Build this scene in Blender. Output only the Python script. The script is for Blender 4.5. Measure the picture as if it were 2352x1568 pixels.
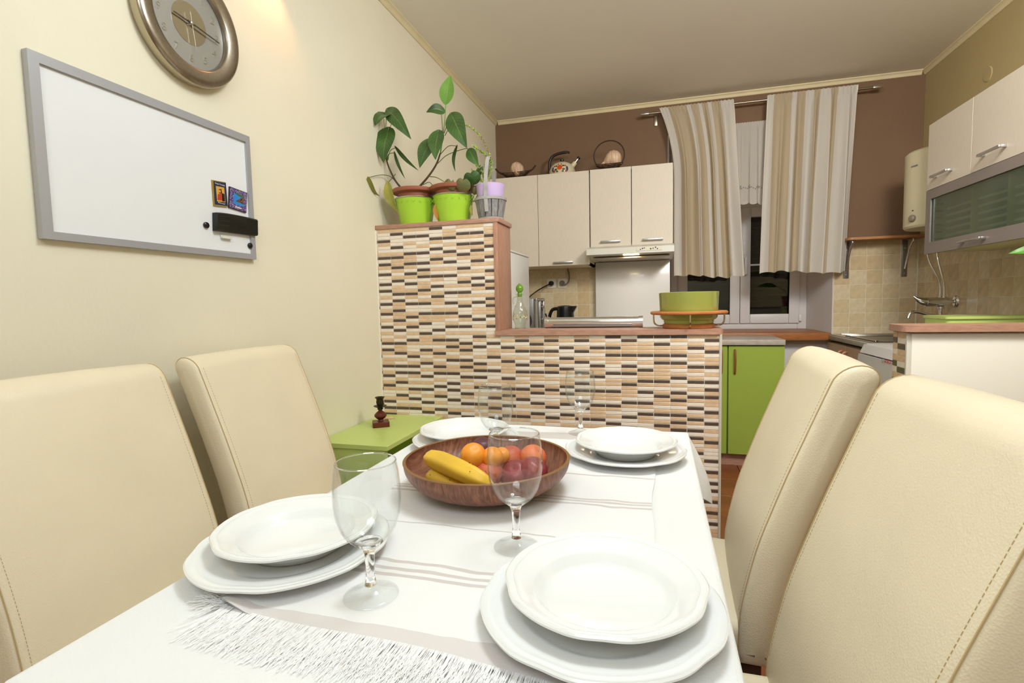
import bpy, bmesh, math, random
from mathutils import Vector, Matrix
R_ = math.radians
random.seed(7)
for o in list(bpy.data.objects): bpy.data.objects.remove(o)
SC = bpy.context.scene
COL = SC.collection

# ---------------------------------------------------------------- camera
F = 1190.3                                   # focal length in pixels of the 2352 wide frame
def Rm(a, b, c): return Matrix.Rotation(a, 3, 'Z') @ Matrix.Rotation(b, 3, 'X') @ Matrix.Rotation(c, 3, 'Y')
CR = Rm(R_(15.755), R_(-4.2546), R_(1.2524))
CP = Vector((0, 0, 1.124))
cam = bpy.data.cameras.new('camera'); cam.sensor_width = 36; cam.lens = F/2352*36; cam.clip_start = .02
co = bpy.data.objects.new('camera', cam); COL.objects.link(co)
rt, fw, up = CR.col[0], CR.col[1], CR.col[2]
co.matrix_world = Matrix(((rt.x, up.x, -fw.x, CP.x), (rt.y, up.y, -fw.y, CP.y), (rt.z, up.z, -fw.z, CP.z), (0, 0, 0, 1)))
SC.camera = co

# ---------------------------------------------------------------- world, fill lights, exposure
SC.view_settings.view_transform = 'Standard'; SC.view_settings.look = 'None'
SC.view_settings.gamma = 1; SC.view_settings.use_curve_mapping = False
SC.view_settings.exposure = 0.0
wd = bpy.data.worlds.new('night'); SC.world = wd; wd.use_nodes = True
wd.node_tree.nodes['Background'].inputs[0].default_value = (.010, .012, .016, 1)   # night outside
def area(name, loc, size, power, col, rot=(0, 0, 0), shape='DISK', sy=None, spread=None):
    l = bpy.data.lights.new(name, 'AREA'); l.shape = shape; l.size = size
    if sy: l.size_y = sy
    if spread: l.spread = R_(spread)
    l.energy = power; l.color = col
    o = bpy.data.objects.new(name, l); COL.objects.link(o); o.location = loc; o.rotation_euler = rot
    return o
LC = (.835, .93, 1)
area('bounce_flash_light', (.05, -.70, 2.50), 1.3, 29, LC, (R_(30), 0, 0))  # added area light standing in for bounced flash, no ceiling fixture
area('kitchen_fill_light', (1.05, 1.36, 2.50), .6, 33, (1, .97, .93), (R_(62), 0, R_(14)), spread=140)  # added out-of-frame light to brighten the kitchen, no real lamp there
pl_ = bpy.data.lights.new('overhead_fill_light', 'POINT'); pl_.energy = 41; pl_.color = LC; pl_.shadow_soft_size = .2  # added bodiless point light that lifts the ceiling and upper room
plo = bpy.data.objects.new('overhead_fill_light', pl_); COL.objects.link(plo); plo.location = (.05, 1.00, 2.34)

# ---------------------------------------------------------------- pixel -> world
def ray(u, v): return CR @ Vector(((u-1176)/F, 1, -(v-784)/F))
def WY(u, v, y): d = ray(u, v); return CP + d*((y-CP.y)/d.y)
def WX(u, v, x): d = ray(u, v); return CP + d*((x-CP.x)/d.x)
def WZ(u, v, z): d = ray(u, v); return CP + d*((z-CP.z)/d.z)
def PJ(p):
    q = CR.transposed() @ (Vector(p)-CP); return (1176+F*q.x/q.y, 784-F*q.z/q.y)

# ---------------------------------------------------------------- materials
def lin(h, k=1.0):
    h = h.lstrip('#'); c = [int(h[i:i+2], 16)/255 for i in (0, 2, 4)]
    return tuple(min(1, ((x/12.92) if x <= .04045 else ((x+.055)/1.055)**2.4)*k) for x in c)+(1,)
MT = {}
def mat(name, col, rough=.5, metal=0, var=0, vs=8, st=(1, 1, 1), bump=0, bs=60, coat=0, spec=.5, trans=0, ior=1.45, col2=None, detail=4, emit=None, es=0, vor=False, aniso=0, cr=None):
    if name in MT: return MT[name]
    m = bpy.data.materials.new(name); m.use_nodes = True; MT[name] = m
    nt = m.node_tree; p = nt.nodes['Principled BSDF']
    c = lin(col)
    p.inputs['Base Color'].default_value = c; p.inputs['Roughness'].default_value = rough; p.inputs['Metallic'].default_value = metal
    p.inputs['Coat Weight'].default_value = coat; p.inputs['Coat Roughness'].default_value = .08
    p.inputs['Specular IOR Level'].default_value = spec; p.inputs['IOR'].default_value = ior
    p.inputs['Transmission Weight'].default_value = trans
    if aniso: p.inputs['Anisotropic'].default_value = aniso
    if emit: p.inputs['Emission Color'].default_value = lin(emit); p.inputs['Emission Strength'].default_value = es
    if var or col2 or bump:
        tc = nt.nodes.new('ShaderNodeTexCoord'); mp = nt.nodes.new('ShaderNodeMapping'); mp.inputs['Scale'].default_value = st
        nt.links.new(tc.outputs['Object'], mp.inputs['Vector'])
    if var or col2:
        n = nt.nodes.new('ShaderNodeTexNoise'); n.inputs['Scale'].default_value = vs; n.inputs['Detail'].default_value = detail
        nt.links.new(mp.outputs[0], n.inputs['Vector'])
        r = nt.nodes.new('ShaderNodeValToRGB')
        a, b = (lin(col, 1-var), lin(col, 1+var)) if not col2 else (c, lin(col2))
        r.color_ramp.elements[0].color = a; r.color_ramp.elements[1].color = b
        lo, hi = cr or (.3, .7)
        r.color_ramp.elements[0].position = lo; r.color_ramp.elements[1].position = hi
        nt.links.new(n.outputs['Fac'], r.inputs['Fac']); nt.links.new(r.outputs['Color'], p.inputs['Base Color'])
    if bump:
        if vor: n2 = nt.nodes.new('ShaderNodeTexVoronoi'); o2 = n2.outputs['Distance']
        else: n2 = nt.nodes.new('ShaderNodeTexNoise'); n2.inputs['Detail'].default_value = 3; o2 = n2.outputs['Fac']
        n2.inputs['Scale'].default_value = bs; nt.links.new(mp.outputs[0], n2.inputs['Vector'])
        bn = nt.nodes.new('ShaderNodeBump'); bn.inputs['Strength'].default_value = bump; bn.inputs['Distance'].default_value = .002
        nt.links.new(o2, bn.inputs['Height']); nt.links.new(bn.outputs[0], p.inputs['Normal'])
    return m
def thin_glass(name, tint='FFFFFF', rough=0.0, k=1.0):
    if name in MT: return MT[name]
    m = bpy.data.materials.new(name); m.use_nodes = True; MT[name] = m
    nt = m.node_tree; nt.nodes.remove(nt.nodes['Principled BSDF']); out = nt.nodes['Material Output']
    t = nt.nodes.new('ShaderNodeBsdfTransparent'); t.inputs[0].default_value = lin(tint)
    g = nt.nodes.new('ShaderNodeBsdfGlossy'); g.inputs['Roughness'].default_value = rough
    lw = nt.nodes.new('ShaderNodeLayerWeight'); lw.inputs['Blend'].default_value = .5       # facing term, the same from both sides
    pw = nt.nodes.new('ShaderNodeMath'); pw.operation = 'POWER'; pw.inputs[1].default_value = 4.0
    ml = nt.nodes.new('ShaderNodeMath'); ml.operation = 'MULTIPLY_ADD'; ml.inputs[1].default_value = .7*k; ml.inputs[2].default_value = .045*k; ml.use_clamp = True
    mx = nt.nodes.new('ShaderNodeMixShader')
    nt.links.new(lw.outputs['Facing'], pw.inputs[0]); nt.links.new(pw.outputs[0], ml.inputs[0]); nt.links.new(ml.outputs[0], mx.inputs[0])
    nt.links.new(t.outputs[0], mx.inputs[1]); nt.links.new(g.outputs[0], mx.inputs[2]); nt.links.new(mx.outputs[0], out.inputs[0])
    return m
def fabric(name, col, transl=.35, ramp=None, rough=.9, bs=900):
    """cloth: diffuse + translucent; ramp = stripes across UV.x"""
    m = bpy.data.materials.new(name); m.use_nodes = True; MT[name] = m
    nt = m.node_tree; p = nt.nodes['Principled BSDF']; out = nt.nodes['Material Output']
    p.inputs['Roughness'].default_value = rough; p.inputs['Specular IOR Level'].default_value = .15
    p.inputs['Base Color'].default_value = lin(col)
    tr = nt.nodes.new('ShaderNodeBsdfTranslucent'); tr.inputs[0].default_value = lin(col)
    mx = nt.nodes.new('ShaderNodeMixShader'); mx.inputs[0].default_value = transl
    nt.links.new(p.outputs[0], mx.inputs[1]); nt.links.new(tr.outputs[0], mx.inputs[2]); nt.links.new(mx.outputs[0], out.inputs[0])
    if ramp:
        uv = nt.nodes.new('ShaderNodeTexCoord'); sx = nt.nodes.new('ShaderNodeSeparateXYZ'); nt.links.new(uv.outputs['UV'], sx.inputs[0])
        r = nt.nodes.new('ShaderNodeValToRGB'); r.color_ramp.interpolation = 'CONSTANT'
        e = r.color_ramp.elements
        e[0].position = 0; e[0].color = lin(ramp[0][1]); e.remove(e[1])
        for pos, c in ramp[1:]: k = e.new(pos); k.color = lin(c)
        nt.links.new(sx.outputs[0], r.inputs[0]); nt.links.new(r.outputs[0], p.inputs['Base Color']); nt.links.new(r.outputs[0], tr.inputs[0])
    tc = nt.nodes.new('ShaderNodeTexCoord'); n = nt.nodes.new('ShaderNodeTexNoise'); n.inputs['Scale'].default_value = bs
    nt.links.new(tc.outputs['Object'], n.inputs['Vector'])
    b = nt.nodes.new('ShaderNodeBump'); b.inputs['Strength'].default_value = .25; b.inputs['Distance'].default_value = .001
    nt.links.new(n.outputs['Fac'], b.inputs['Height']); nt.links.new(b.outputs[0], p.inputs['Normal'])
    return m

def leaf_mat(name, col, col2, rough=.36, vein='8FA860', k=.35):
    """leaf blade: mottled green with a pale midrib and side veins from the blade's own UV"""
    m = mat(name, col, rough, col2=col2, vs=14, detail=4)
    nt = m.node_tree; p = nt.nodes['Principled BSDF']; base = p.inputs['Base Color'].links[0].from_socket
    tc = nt.nodes.new('ShaderNodeTexCoord'); sx = nt.nodes.new('ShaderNodeSeparateXYZ'); nt.links.new(tc.outputs['UV'], sx.inputs[0])
    def mth(op, a, b):
        n = nt.nodes.new('ShaderNodeMath'); n.operation = op
        for i, v in enumerate((a, b)):
            if isinstance(v, (int, float)): n.inputs[i].default_value = v
            elif v is not None: nt.links.new(v, n.inputs[i])
        return n.outputs[0]
    d = mth('ABSOLUTE', mth('SUBTRACT', sx.outputs[0], .5), None)
    mid = mth('LESS_THAN', d, .022)
    side = mth('GREATER_THAN', mth('SINE', mth('MULTIPLY', mth('SUBTRACT', sx.outputs[1], mth('MULTIPLY', d, .55)), 56), None), .90)
    f = mth('MULTIPLY', mth('MAXIMUM', mid, mth('MULTIPLY', side, .45)), k)
    mx = nt.nodes.new('ShaderNodeMix'); mx.data_type = 'RGBA'; mx.inputs[7].default_value = lin(vein)
    nt.links.new(f, mx.inputs[0]); nt.links.new(base, mx.inputs[6]); nt.links.new(mx.outputs[2], p.inputs['Base Color'])
    return m

# ---------------------------------------------------------------- mesh builder
class B:
    def __init__(s): s.v = []; s.f = []; s.mi = []; s.uv = None; s.m = 0
    def add(s, vs, fs):
        k = len(s.v); s.v += [tuple(v) for v in vs]
        for f in fs: s.f.append(tuple(k+i for i in f)); s.mi.append(s.m)
        return s
    def box(s, x0, x1, y0, y1, z0, z1, bev=0, seg=2, rot=None, about=None):
        if bev <= 0:
            vs = [Vector((x, y, z)) for x in (x0, x1) for y in (y0, y1) for z in (z0, z1)]
            fs = [(0, 1, 3, 2), (4, 6, 7, 5), (0, 4, 5, 1), (2, 3, 7, 6), (0, 2, 6, 4), (1, 5, 7, 3)]
        else:
            bm = bmesh.new(); bmesh.ops.create_cube(bm, size=1)
            for v in bm.verts: v.co = Vector(((x0+x1)/2+v.co.x*(x1-x0), (y0+y1)/2+v.co.y*(y1-y0), (z0+z1)/2+v.co.z*(z1-z0)))
            bmesh.ops.bevel(bm, geom=list(bm.edges), offset=bev, segments=seg, affect='EDGES', profile=.5)
            bm.verts.index_update(); vs = [v.co.copy() for v in bm.verts]; fs = [[v.index for v in f.verts] for f in bm.faces]; bm.free()
        if rot is not None:
            c = about or Vector(((x0+x1)/2, (y0+y1)/2, (z0+z1)/2)); vs = [c+rot@(v-c) for v in vs]
        return s.add(vs, fs)
    def lathe(s, prof, n=32, c=(0, 0, 0), M=None, rad=None, close=False, a0=0, a1=2*math.pi):
        """prof [(r,z)] around local z, optional 3x3 M, rad(theta,i)->multiplier"""
        c = Vector(c); vs = []; full = abs(a1-a0-2*math.pi) < 1e-6; cols = n if full else n+1
        for j in range(cols):
            t = a0+(a1-a0)*j/n
            for i, (r, z) in enumerate(prof):
                k = rad(t, i) if rad else 1
                p = Vector((r*k*math.cos(t), r*k*math.sin(t), z)); vs.append(c+(M@p if M else p))
        m = len(prof); fs = []
        for j in range(n):
            j2 = (j+1) % cols
            for i in range(m-1 if not close else m):
                i2 = (i+1) % m
                q = []
                for idx, rr in ((j*m+i, prof[i][0]), (j2*m+i, prof[i][0]), (j2*m+i2, prof[i2][0]), (j*m+i2, prof[i2][0])): q.append(idx)
                if prof[i][0] < 1e-7: q = [q[0], q[2], q[3]]
                elif prof[i2][0] < 1e-7: q = [q[0], q[1], q[2]]
                fs.append(q)
        return s.add(vs, fs)
    def tube(s, pts, r, n=8, caps=True, flat=None):
        pts = [Vector(p) for p in pts]; k = len(pts); rs = r if isinstance(r, (list, tuple)) else [r]*k
        vs = []; fs = []; pn = None
        for i, p in enumerate(pts):
            d = (pts[min(i+1, k-1)]-pts[max(i-1, 0)]).normalized()
            if pn is None: pn = d.orthogonal().normalized()
            else:
                pn = pn-d*pn.dot(d)
                pn = pn.normalized() if pn.length > 1e-6 else d.orthogonal().normalized()
            bn = d.cross(pn)
            for j in range(n):
                a = 2*math.pi*j/n; vs.append(p+(pn*math.cos(a)+bn*math.sin(a))*rs[i])
        for i in range(k-1):
            for j in range(n): fs.append((i*n+j, i*n+(j+1) % n, (i+1)*n+(j+1) % n, (i+1)*n+j))
        if caps: fs.append(tuple(reversed(range(n)))); fs.append(tuple(range((k-1)*n, k*n)))
        return s.add(vs, fs)
    def prism(s, poly, d0, d1, ax='y'):
        """poly in the two other axes, extruded along ax"""
        def mk(a, b, d): return {'x': (d, a, b), 'y': (a, d, b), 'z': (a, b, d)}[ax]
        n = len(poly); vs = [mk(a, b, d0) for a, b in poly]+[mk(a, b, d1) for a, b in poly]
        fs = [tuple(range(n)), tuple(reversed(range(n, 2*n)))]+[(i, i+n, (i+1) % n+n, (i+1) % n) for i in range(n)]
        return s.add(vs, fs)
    def grid(s, fn, nu, nv, wrap=False):
        """fn(u,v)->point ; u,v in 0..1 ; stores uv"""
        vs = [fn(i/nu, j/nv) for j in range(nv+1) for i in range(nu+1)]
        fs = [(j*(nu+1)+i, j*(nu+1)+i+1, (j+1)*(nu+1)+i+1, (j+1)*(nu+1)+i) for j in range(nv) for i in range(nu)]
        if s.uv is None: s.uv = {}
        k = len(s.v)
        for j in range(nv+1):
            for i in range(nu+1): s.uv[k+j*(nu+1)+i] = (i/nu, j/nv)
        return s.add(vs, fs)
    def mesh(s, name, angle=38, M=None):
        me = bpy.data.meshes.new(name)
        vs = s.v if M is None else [tuple(M @ Vector(v)) for v in s.v]
        me.from_pydata(vs, [], s.f)
        if s.uv is not None:
            ul = me.uv_layers.new()
            for l in me.loops: ul.data[l.index].uv = s.uv.get(l.vertex_index, (0, 0))
        me.polygons.foreach_set('material_index', s.mi)
        me.polygons.foreach_set('use_smooth', [True]*len(me.polygons))
        bm = bmesh.new(); bm.from_mesh(me); bmesh.ops.remove_doubles(bm, verts=bm.verts, dist=2e-6); bmesh.ops.recalc_face_normals(bm, faces=bm.faces); bm.to_mesh(me); bm.free()
        me.set_sharp_from_angle(angle=R_(angle))
        me.update(); return me
PM = {}
def tag(o, label=None, cat=None, group=None, kind=None):
    for k, v in (('label', label), ('category', cat), ('group', group), ('kind', kind)):
        if v: o[k] = v
    return o
def obj(name, b, m, parent=None, label=None, cat=None, group=None, kind=None, angle=38, base=None, local=False):
    """link builder b (world coordinates) as one mesh object; base = origin of a top-level mesh"""
    if parent is not None: Mx = Matrix.Identity(4) if local else PM[parent].inverted()
    else: Mx = Matrix.Translation(-Vector(base)) if base is not None else None
    me = b if isinstance(b, bpy.types.Mesh) else b.mesh(name, angle, Mx)
    for x in (m if isinstance(m, (list, tuple)) else [m]): me.materials.append(x)
    o = bpy.data.objects.new(name, me); COL.objects.link(o)
    if parent is not None: o.parent = parent; PM[o] = PM[parent].copy()
    else:
        if base is not None: o.location = base
        PM[o] = Matrix.Translation(Vector(base)) if base is not None else Matrix.Identity(4)
    return tag(o, label, cat, group, kind)
def thing(name, label, cat, loc=(0, 0, 0), group=None, rz=0):
    o = bpy.data.objects.new(name, None); COL.objects.link(o); o.location = loc; o.rotation_euler = (0, 0, rz); o.empty_display_size = .05
    PM[o] = Matrix.Translation(Vector(loc)) @ Matrix.Rotation(rz, 4, 'Z')
    return tag(o, label, cat, group)
def struct(name, b, m, parent=None, **k): return obj(name, b, m, parent, kind=None if parent is not None else 'structure', **k)
def dup(o, loc=None, rz=None, label=None, parent=None):
    c = o.copy(); COL.objects.link(c)
    if parent is not None: c.parent = parent
    if loc is not None: c.location = loc
    if rz is not None: c.rotation_euler = (0, 0, rz)
    if label: c['label'] = label
    for ch in o.children: dup(ch, parent=c)
    return c
def inst(o_mesh, name, loc, parent, m=None):
    o = bpy.data.objects.new(name, o_mesh); COL.objects.link(o); o.parent = parent; o.location = loc
    return o
def text(body, size, depth=.0004, align='CENTER'):
    """filled letters as (verts, faces) in local xy"""
    cu = bpy.data.curves.new('t', 'FONT'); cu.body = body; cu.size = size; cu.extrude = depth; cu.align_x = align; cu.align_y = 'CENTER'; cu.resolution_u = 3
    o = bpy.data.objects.new('t', cu); me = bpy.data.meshes.new_from_object(o)
    vs = [v.co.copy() for v in me.vertices]; fs = [tuple(p.vertices) for p in me.polygons]
    bpy.data.objects.remove(o); bpy.data.curves.remove(cu); bpy.data.meshes.remove(me)
    return vs, fs
def put_text(b, body, size, M, depth=.0004):
    vs, fs = text(body, size, depth); b.add([M @ v for v in vs], fs)
def frame_M(o, ex, ey):
    ex = Vector(ex).normalized(); ey = Vector(ey).normalized(); ez = ex.cross(ey)
    return Matrix(((ex.x, ey.x, ez.x, o[0]), (ex.y, ey.y, ez.y, o[1]), (ex.z, ey.z, ez.z, o[2]), (0, 0, 0, 1)))
def spline(pts, n=6):
    """Catmull-Rom through pts"""
    P = [Vector(p) for p in pts]; P = [P[0]*2-P[1]]+P+[P[-1]*2-P[-2]]; out = []
    for i in range(1, len(P)-2):
        for k in range(n):
            t = k/n; a, b, c, d = P[i-1:i+3]
            out.append(.5*((2*b)+(c-a)*t+(2*a-5*b+4*c-d)*t*t+(3*b-a-3*c+d)*t**3))
    out.append(P[-2]); return out
def rect_round(x0, x1, y0, y1, r, n=5, corners=(1, 1, 1, 1)):
    out = []
    for k, (cx, cy, a) in enumerate(((x1-r, y1-r, 0), (x0+r, y1-r, 90), (x0+r, y0+r, 180), (x1-r, y0+r, 270))):
        if corners[k]:
            for i in range(n+1): t = R_(a+90*i/n); out.append((cx+r*math.cos(t), cy+r*math.sin(t)))
        else: out.append(((x1, y1), (x0, y1), (x0, y0), (x1, y0))[k])
    return out

# ================================================================ SETTING
XL, XR, YB, YF, ZC = -1.287, 1.723, 4.2, -1.7, 2.612
YP = 2.225                                   # front face of the tiled partition
m_wall = mat('cream_wall_paint', 'ECE4CC', .75, var=.03, vs=2, bump=.25, bs=90)
m_tan = mat('tan_wall_paint', 'B6A375', .75, var=.03, vs=2, bump=.2, bs=90)
m_brown = mat('brown_wall_paint', '7C6048', .8, var=.04, vs=3, bump=.25, bs=120)
m_white = mat('white_plaster', 'DCD6D2', .7, var=.02, vs=4, bump=.2, bs=80)
m_ceil = mat('ceiling_paint', 'F2EDDF', .85, var=.015, vs=2)
m_crown = mat('cream_crown_moulding', 'E6D6AE', .55, var=.03, vs=10)
m_wood = mat('reddish_laminate_wood', 'B28771', .42, var=.16, vs=9, st=(3, 18, 18), detail=6)
m_woody = mat('reddish_laminate_wood_vertical', 'B0826A', .42, var=.16, vs=9, st=(18, 18, 3), detail=6)
m_grout = mat('cream_grout', 'F0E8D8', .85)
m_wgrout = mat('wall_tile_grout', 'E4DAC4', .85)
m_fgrout = mat('floor_grout', '5A3A28', .9)

struct('floor', B().box(XL-.1, XR+.1, YF-.1, YB+.1, -.08, -.006), m_fgrout)
FL = bpy.data.objects['floor']
m_ft = mat('terracotta_floor_tile', '8A4E2C', .35, var=.25, vs=5, detail=6)
tb = B().box(-.1485, .1485, -.1485, .1485, -.006, 0, bev=.0015, seg=1).mesh('floor_tile'); tb.materials.append(m_ft)
nft = 0
for i in range(10):
    for j in range(20):
        x = -1.137+i*.3; y = -1.55+j*.3
        if x+.15 < XR and y+.15 < YB+.02: inst(tb, 'floor_tile', (x, y, 0), FL)
struct('ceiling', B().box(XL-.1, XR+.1, YF-.1, YB+.1, ZC, ZC+.08), m_ceil)
struct('wall_left', B().box(XL-.1, XL, YF-.1, YB+.1, 0, ZC), m_wall)
struct('wall_right', B().box(XR, XR+.1, YF-.1, YB+.1, 0, ZC), m_tan)
struct('wall_rear', B().box(XL, XR, YF-.1, YF, 0, ZC), m_wall)
# back wall with a deep splayed window opening
OX0, OX1, OZ0, OZ1 = .075, 1.206, .845, 2.36
wb = B().box(XL, OX0, YB, YB+.5, 0, ZC).box(OX1, XR+.1, YB, YB+.5, 0, ZC).box(OX0, OX1, YB, YB+.5, OZ1, ZC)
WBk = struct('wall_back', wb, m_brown)
struct('white_parapet', B().box(OX0, OX1, YB, YB+.5, 0, OZ0), m_white, WBk)
# white reveal (splayed jambs and lintel)
rv = B()
rv.prism([(OX1, YB-.001), (OX1+.001, YB+.5), (1.14, YB+.42), (OX1-.004, YB-.001)], OZ0, OZ1, 'z')
rv.prism([(OX0, YB-.001), (OX0-.001, YB+.5), (OX0+.03, YB+.42), (OX0+.004, YB-.001)], OZ0, OZ1, 'z')
rv.box(OX0, OX1, YB, YB+.45, OZ1-.006, OZ1)
struct('white_reveal', rv, m_white, WBk)
# crown mouldings
def crown_prof(s=1): return [(0, 0), (.006*s, 0), (.008*s, -.012), (.004*s, -.020), (.012*s, -.030), (.026*s, -.036), (.030*s, -.046), (0, -.046)]
def crown(axis, a0, a1, base, s):
    # profile: offset from wall, down from ceiling (stepped cove strip)
    prof = [(0, 0), (.026, 0), (.026, -.006), (.017, -.010), (.011, -.019), (.010, -.025), (.005, -.030), (0, -.030)]
    if axis == 'y': return B().prism([(base+s*a, ZC+b) for a, b in prof], a0, a1, 'y')
    return B().prism([(base+s*a, ZC+b) for a, b in prof], a0, a1, 'x')
struct('trim_1', crown('y', YF, YB, XL, 1), m_crown)
struct('trim_2', crown('x', XL+.026, XR-.026, YB, -1), m_crown)
struct('trim_3', crown('y', YF, YB, XR, -1), m_crown)
# ---------------------------------------------------------------- wall tiles (10 cm squares)
m_wt = [mat('beige_wall_tile_a', 'CFBB96', .3, var=.10, vs=30, detail=6), mat('beige_wall_tile_b', 'C9B28C', .3, var=.12, vs=24, detail=6), mat('beige_wall_tile_c', 'D5C3A2', .3, var=.09, vs=36, detail=6)]
tb_y = []; tb_x = []
for mm in m_wt:
    q = B().box(-.0488, .0488, -.006, 0, -.0488, .0488, bev=.001, seg=1).mesh('wall_tile'); q.materials.append(mm); tb_y.append(q)
    q = B().box(-.006, 0, -.0488, .0488, -.0488, .0488, bev=.001, seg=1).mesh('wall_tile'); q.materials.append(mm); tb_x.append(q)
gr = struct('tile_grout', B().box(OX1, XR, YB-.0078, YB, .80, 1.5).box(-1.287, OX0, YB-.0078, YB, .80, 1.5), m_wgrout, WBk)
for i in range(5):
    for j in range(7):
        inst(random.choice(tb_y), 'wall_tile', (OX1+.052+i*.1, YB-.003, 1.45-j*.1), WBk)
for i in range(8):
    for j in range(7):
        x = -.975+i*.1
        if x < -.4: inst(random.choice(tb_y), 'wall_tile', (x, YB-.003, 1.45-j*.1), WBk)
WR = bpy.data.objects['wall_right']
struct('tile_grout', B().box(XR-.0078, XR, 2.0, YB, .80, 1.5), m_wgrout, WR)
for i in range(18):
    for j in range(6):
        inst(random.choice(tb_x), 'wall_tile', (XR-.003, YB-.06-i*.1, 1.45-j*.1), WR)
# narrow cut tiles that close the corner
q = B().box(-.006, .0, -.004, .004, -.0488, .0488).mesh('wall_tile_strip'); q.materials.append(m_wt[0])

# ---------------------------------------------------------------- window
m_pvc = mat('white_window_pvc', 'DAD6D4', .35)
m_pane = thin_glass('window_pane', 'B9C2C0', 0.0, 1.6)
m_slat = mat('dark_shutter_slat', '23272A', .5)
YW = YB+.41
wf = struct('window_1', B().box(.105, .175, YW, YW+.07, .868, OZ1-.006, .004).box(1.075, 1.14, YW, YW+.07, .868, OZ1-.006, .004)
            .box(.175, 1.075, YW, YW+.07, .868, .925, .004).box(.175, 1.075, YW, YW+.07, 1.835, 1.90, .004), m_pvc)
obj('shutter_box', B().box(.105, 1.14, YW-.03, YW+.10, 1.90, OZ1-.006, .004), m_pvc, wf)
def sash(x0, x1, handle):
    z0, z1 = .915, 1.845; w = .075
    s = B().box(x0, x0+w, YW-.018, YW+.05, z0, z1, .005).box(x1-w, x1, YW-.018, YW+.05, z0, z1, .005)
    s.box(x0+w, x1-w, YW-.018, YW+.05, z0, z0+w, .005).box(x0+w, x1-w, YW-.018, YW+.05, z1-w, z1, .005)
    so = obj('sash', s, m_pvc, wf)
    g = B().box(x0+w-.004, x0+w, YW-.004, YW+.02, z0+w, z1-w).box(x1-w, x1-w+.004, YW-.004, YW+.02, z0+w, z1-w).box(x0+w, x1-w, YW-.004, YW+.02, z0+w-.003, z0+w)
    obj('gasket', g, mat('dark_gasket', '3A3A3C', .6), so)
    obj('pane', B().box(x0+w-.002, x1-w+.002, YW+.012, YW+.018, z0+w-.002, z1-w+.002), m_pane, so)
    if handle:
        gz = WY(1735, 608, YW).z
        obj('pane_bar', B().box(x0+w, x1-w, YW+.004, YW+.011, gz-.007, gz+.007, .002), m_pvc, so)  # thin white bar across the right pane only
        hx = x0+.035
        obj('window_handle', B().box(hx-.014, hx+.014, YW-.026, YW-.017, 1.40, 1.47, .004).tube([(hx, YW-.026, 1.44), (hx, YW-.055, 1.44)], .008).box(hx-.011, hx+.011, YW-.066, YW-.05, 1.31, 1.45, .005), m_pvc, so)
sash(.165, .645, False); sash(.648, 1.085, True)
obj('hinge_cover', B().box(1.08, 1.10, YW-.03, YW-.01, .93, .985, .003), m_pvc, wf)
sl = B().box(0, .93, 0, .012, 0, .043, bev=.003, seg=1).mesh('shutter_slat'); sl.materials.append(m_slat)
for k in range(19):
    inst(sl, 'shutter_slat', (.16, YW+.10, .90+k*.05), wf)
obj('window_sill', B().box(OX0, 1.165, YB-.12, YW+.02, .815, .868, .004), mat('orange_wood_sill', 'A5683A', .4, var=.2, vs=6, st=(3, 20, 20)), wf)

# ---------------------------------------------------------------- partition with mosaic
PT = .198
p = B().box(XL, -.70, YP, YP+PT, 0, 1.482).box(-.70, .240, YP, YP+PT, 0, .980)
WP = struct('wall_partition', p, m_grout)
struct('wood_cap', B().box(XL, -.674, YP-.008, YP+PT+.006, 1.482, 1.502, .002), m_wood, WP)
struct('side_board', B().box(-.702, -.682, YP-.006, YP+PT+.004, 1.002, 1.482, .0015), m_woody, WP)
bt = B(); bt.prism(rect_round(-.704, .254, YP-.012, YP+PT+.012, .03, 5, (1, 0, 0, 1)), .980, 1.002, 'z')
struct('bar_top', bt, m_wood, WP)
struct('edge_strip', B().box(.240, .248, YP-.006, YP+PT, 0, .980), mat('grey_edge_strip', 'C9C3B4', .4), WP)
struct('corner_bead', B().box(XL, XL+.005, YP-.004, YP, .6, 1.482), mat('white_corner_bead', 'F2ECDC', .5), WP)
m_mo = [mat('mosaic_cream', 'EEE0D0', .3, var=.05, vs=40), mat('mosaic_apricot', 'DDBA94', .3, var=.09, vs=60), mat('mosaic_dark_brown', '5A483E', .3, var=.18, vs=120)]
PW, PH = .0664, .01556
mo = []
for mm in m_mo:
    q = B().box(-.0319, .0319, -.0022, 0, -.0060, .0060, bev=.0007, seg=1).mesh('mosaic_tile'); q.materials.append(mm); mo.append(q)
cols = []
x = -1.2785
while x < .236:
    cols.append((x, min(x+PW, .239))); x += PW
rnd = random.Random(11); cells = []
for ci, (a, b_) in enumerate(cols):
    top = 1.480 if b_ < -.69 or a < -.72 else .979
    n = int(top/PH); last = 0; gap = rnd.randint(0, 3)
    nd = gap; prev = None
    for k in range(n):
        z = top-PH*(k+.5)
        if k == nd: c = 2; nd = k+rnd.choice((2, 3, 3, 3, 4, 4, 5))
        else:
            c = 1 if prev in (0,) else (0 if prev == 1 else rnd.choice((0, 1)))
            if rnd.random() < .22: c = 1-c
        prev = c
        cells.append(((a+b_)/2, z, c, (b_-a)))
def seen(x, z):
    u, v = PJ((x, YP, z))
    return v < 975 or u > 1595 or (u < 960 and v < 955)
vis = sorted([c for c in cells if seen(c[0], c[1]) and abs(c[3]-PW) < .004], key=lambda c: (Vector((c[0], YP, c[1]))-CP).length)
single = set(id(c) for c in vis[:298])
st = B()
for c in cells:
    if id(c) in single: inst(mo[c[2]], 'mosaic_tile', (c[0], YP, c[1]), WP)
    else:
        st.m = c[2]; h = c[3]/2-.0013; st.box(c[0]-h, c[0]+h, YP-.0022, YP, c[1]-.0060, c[1]+.0060)
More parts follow.
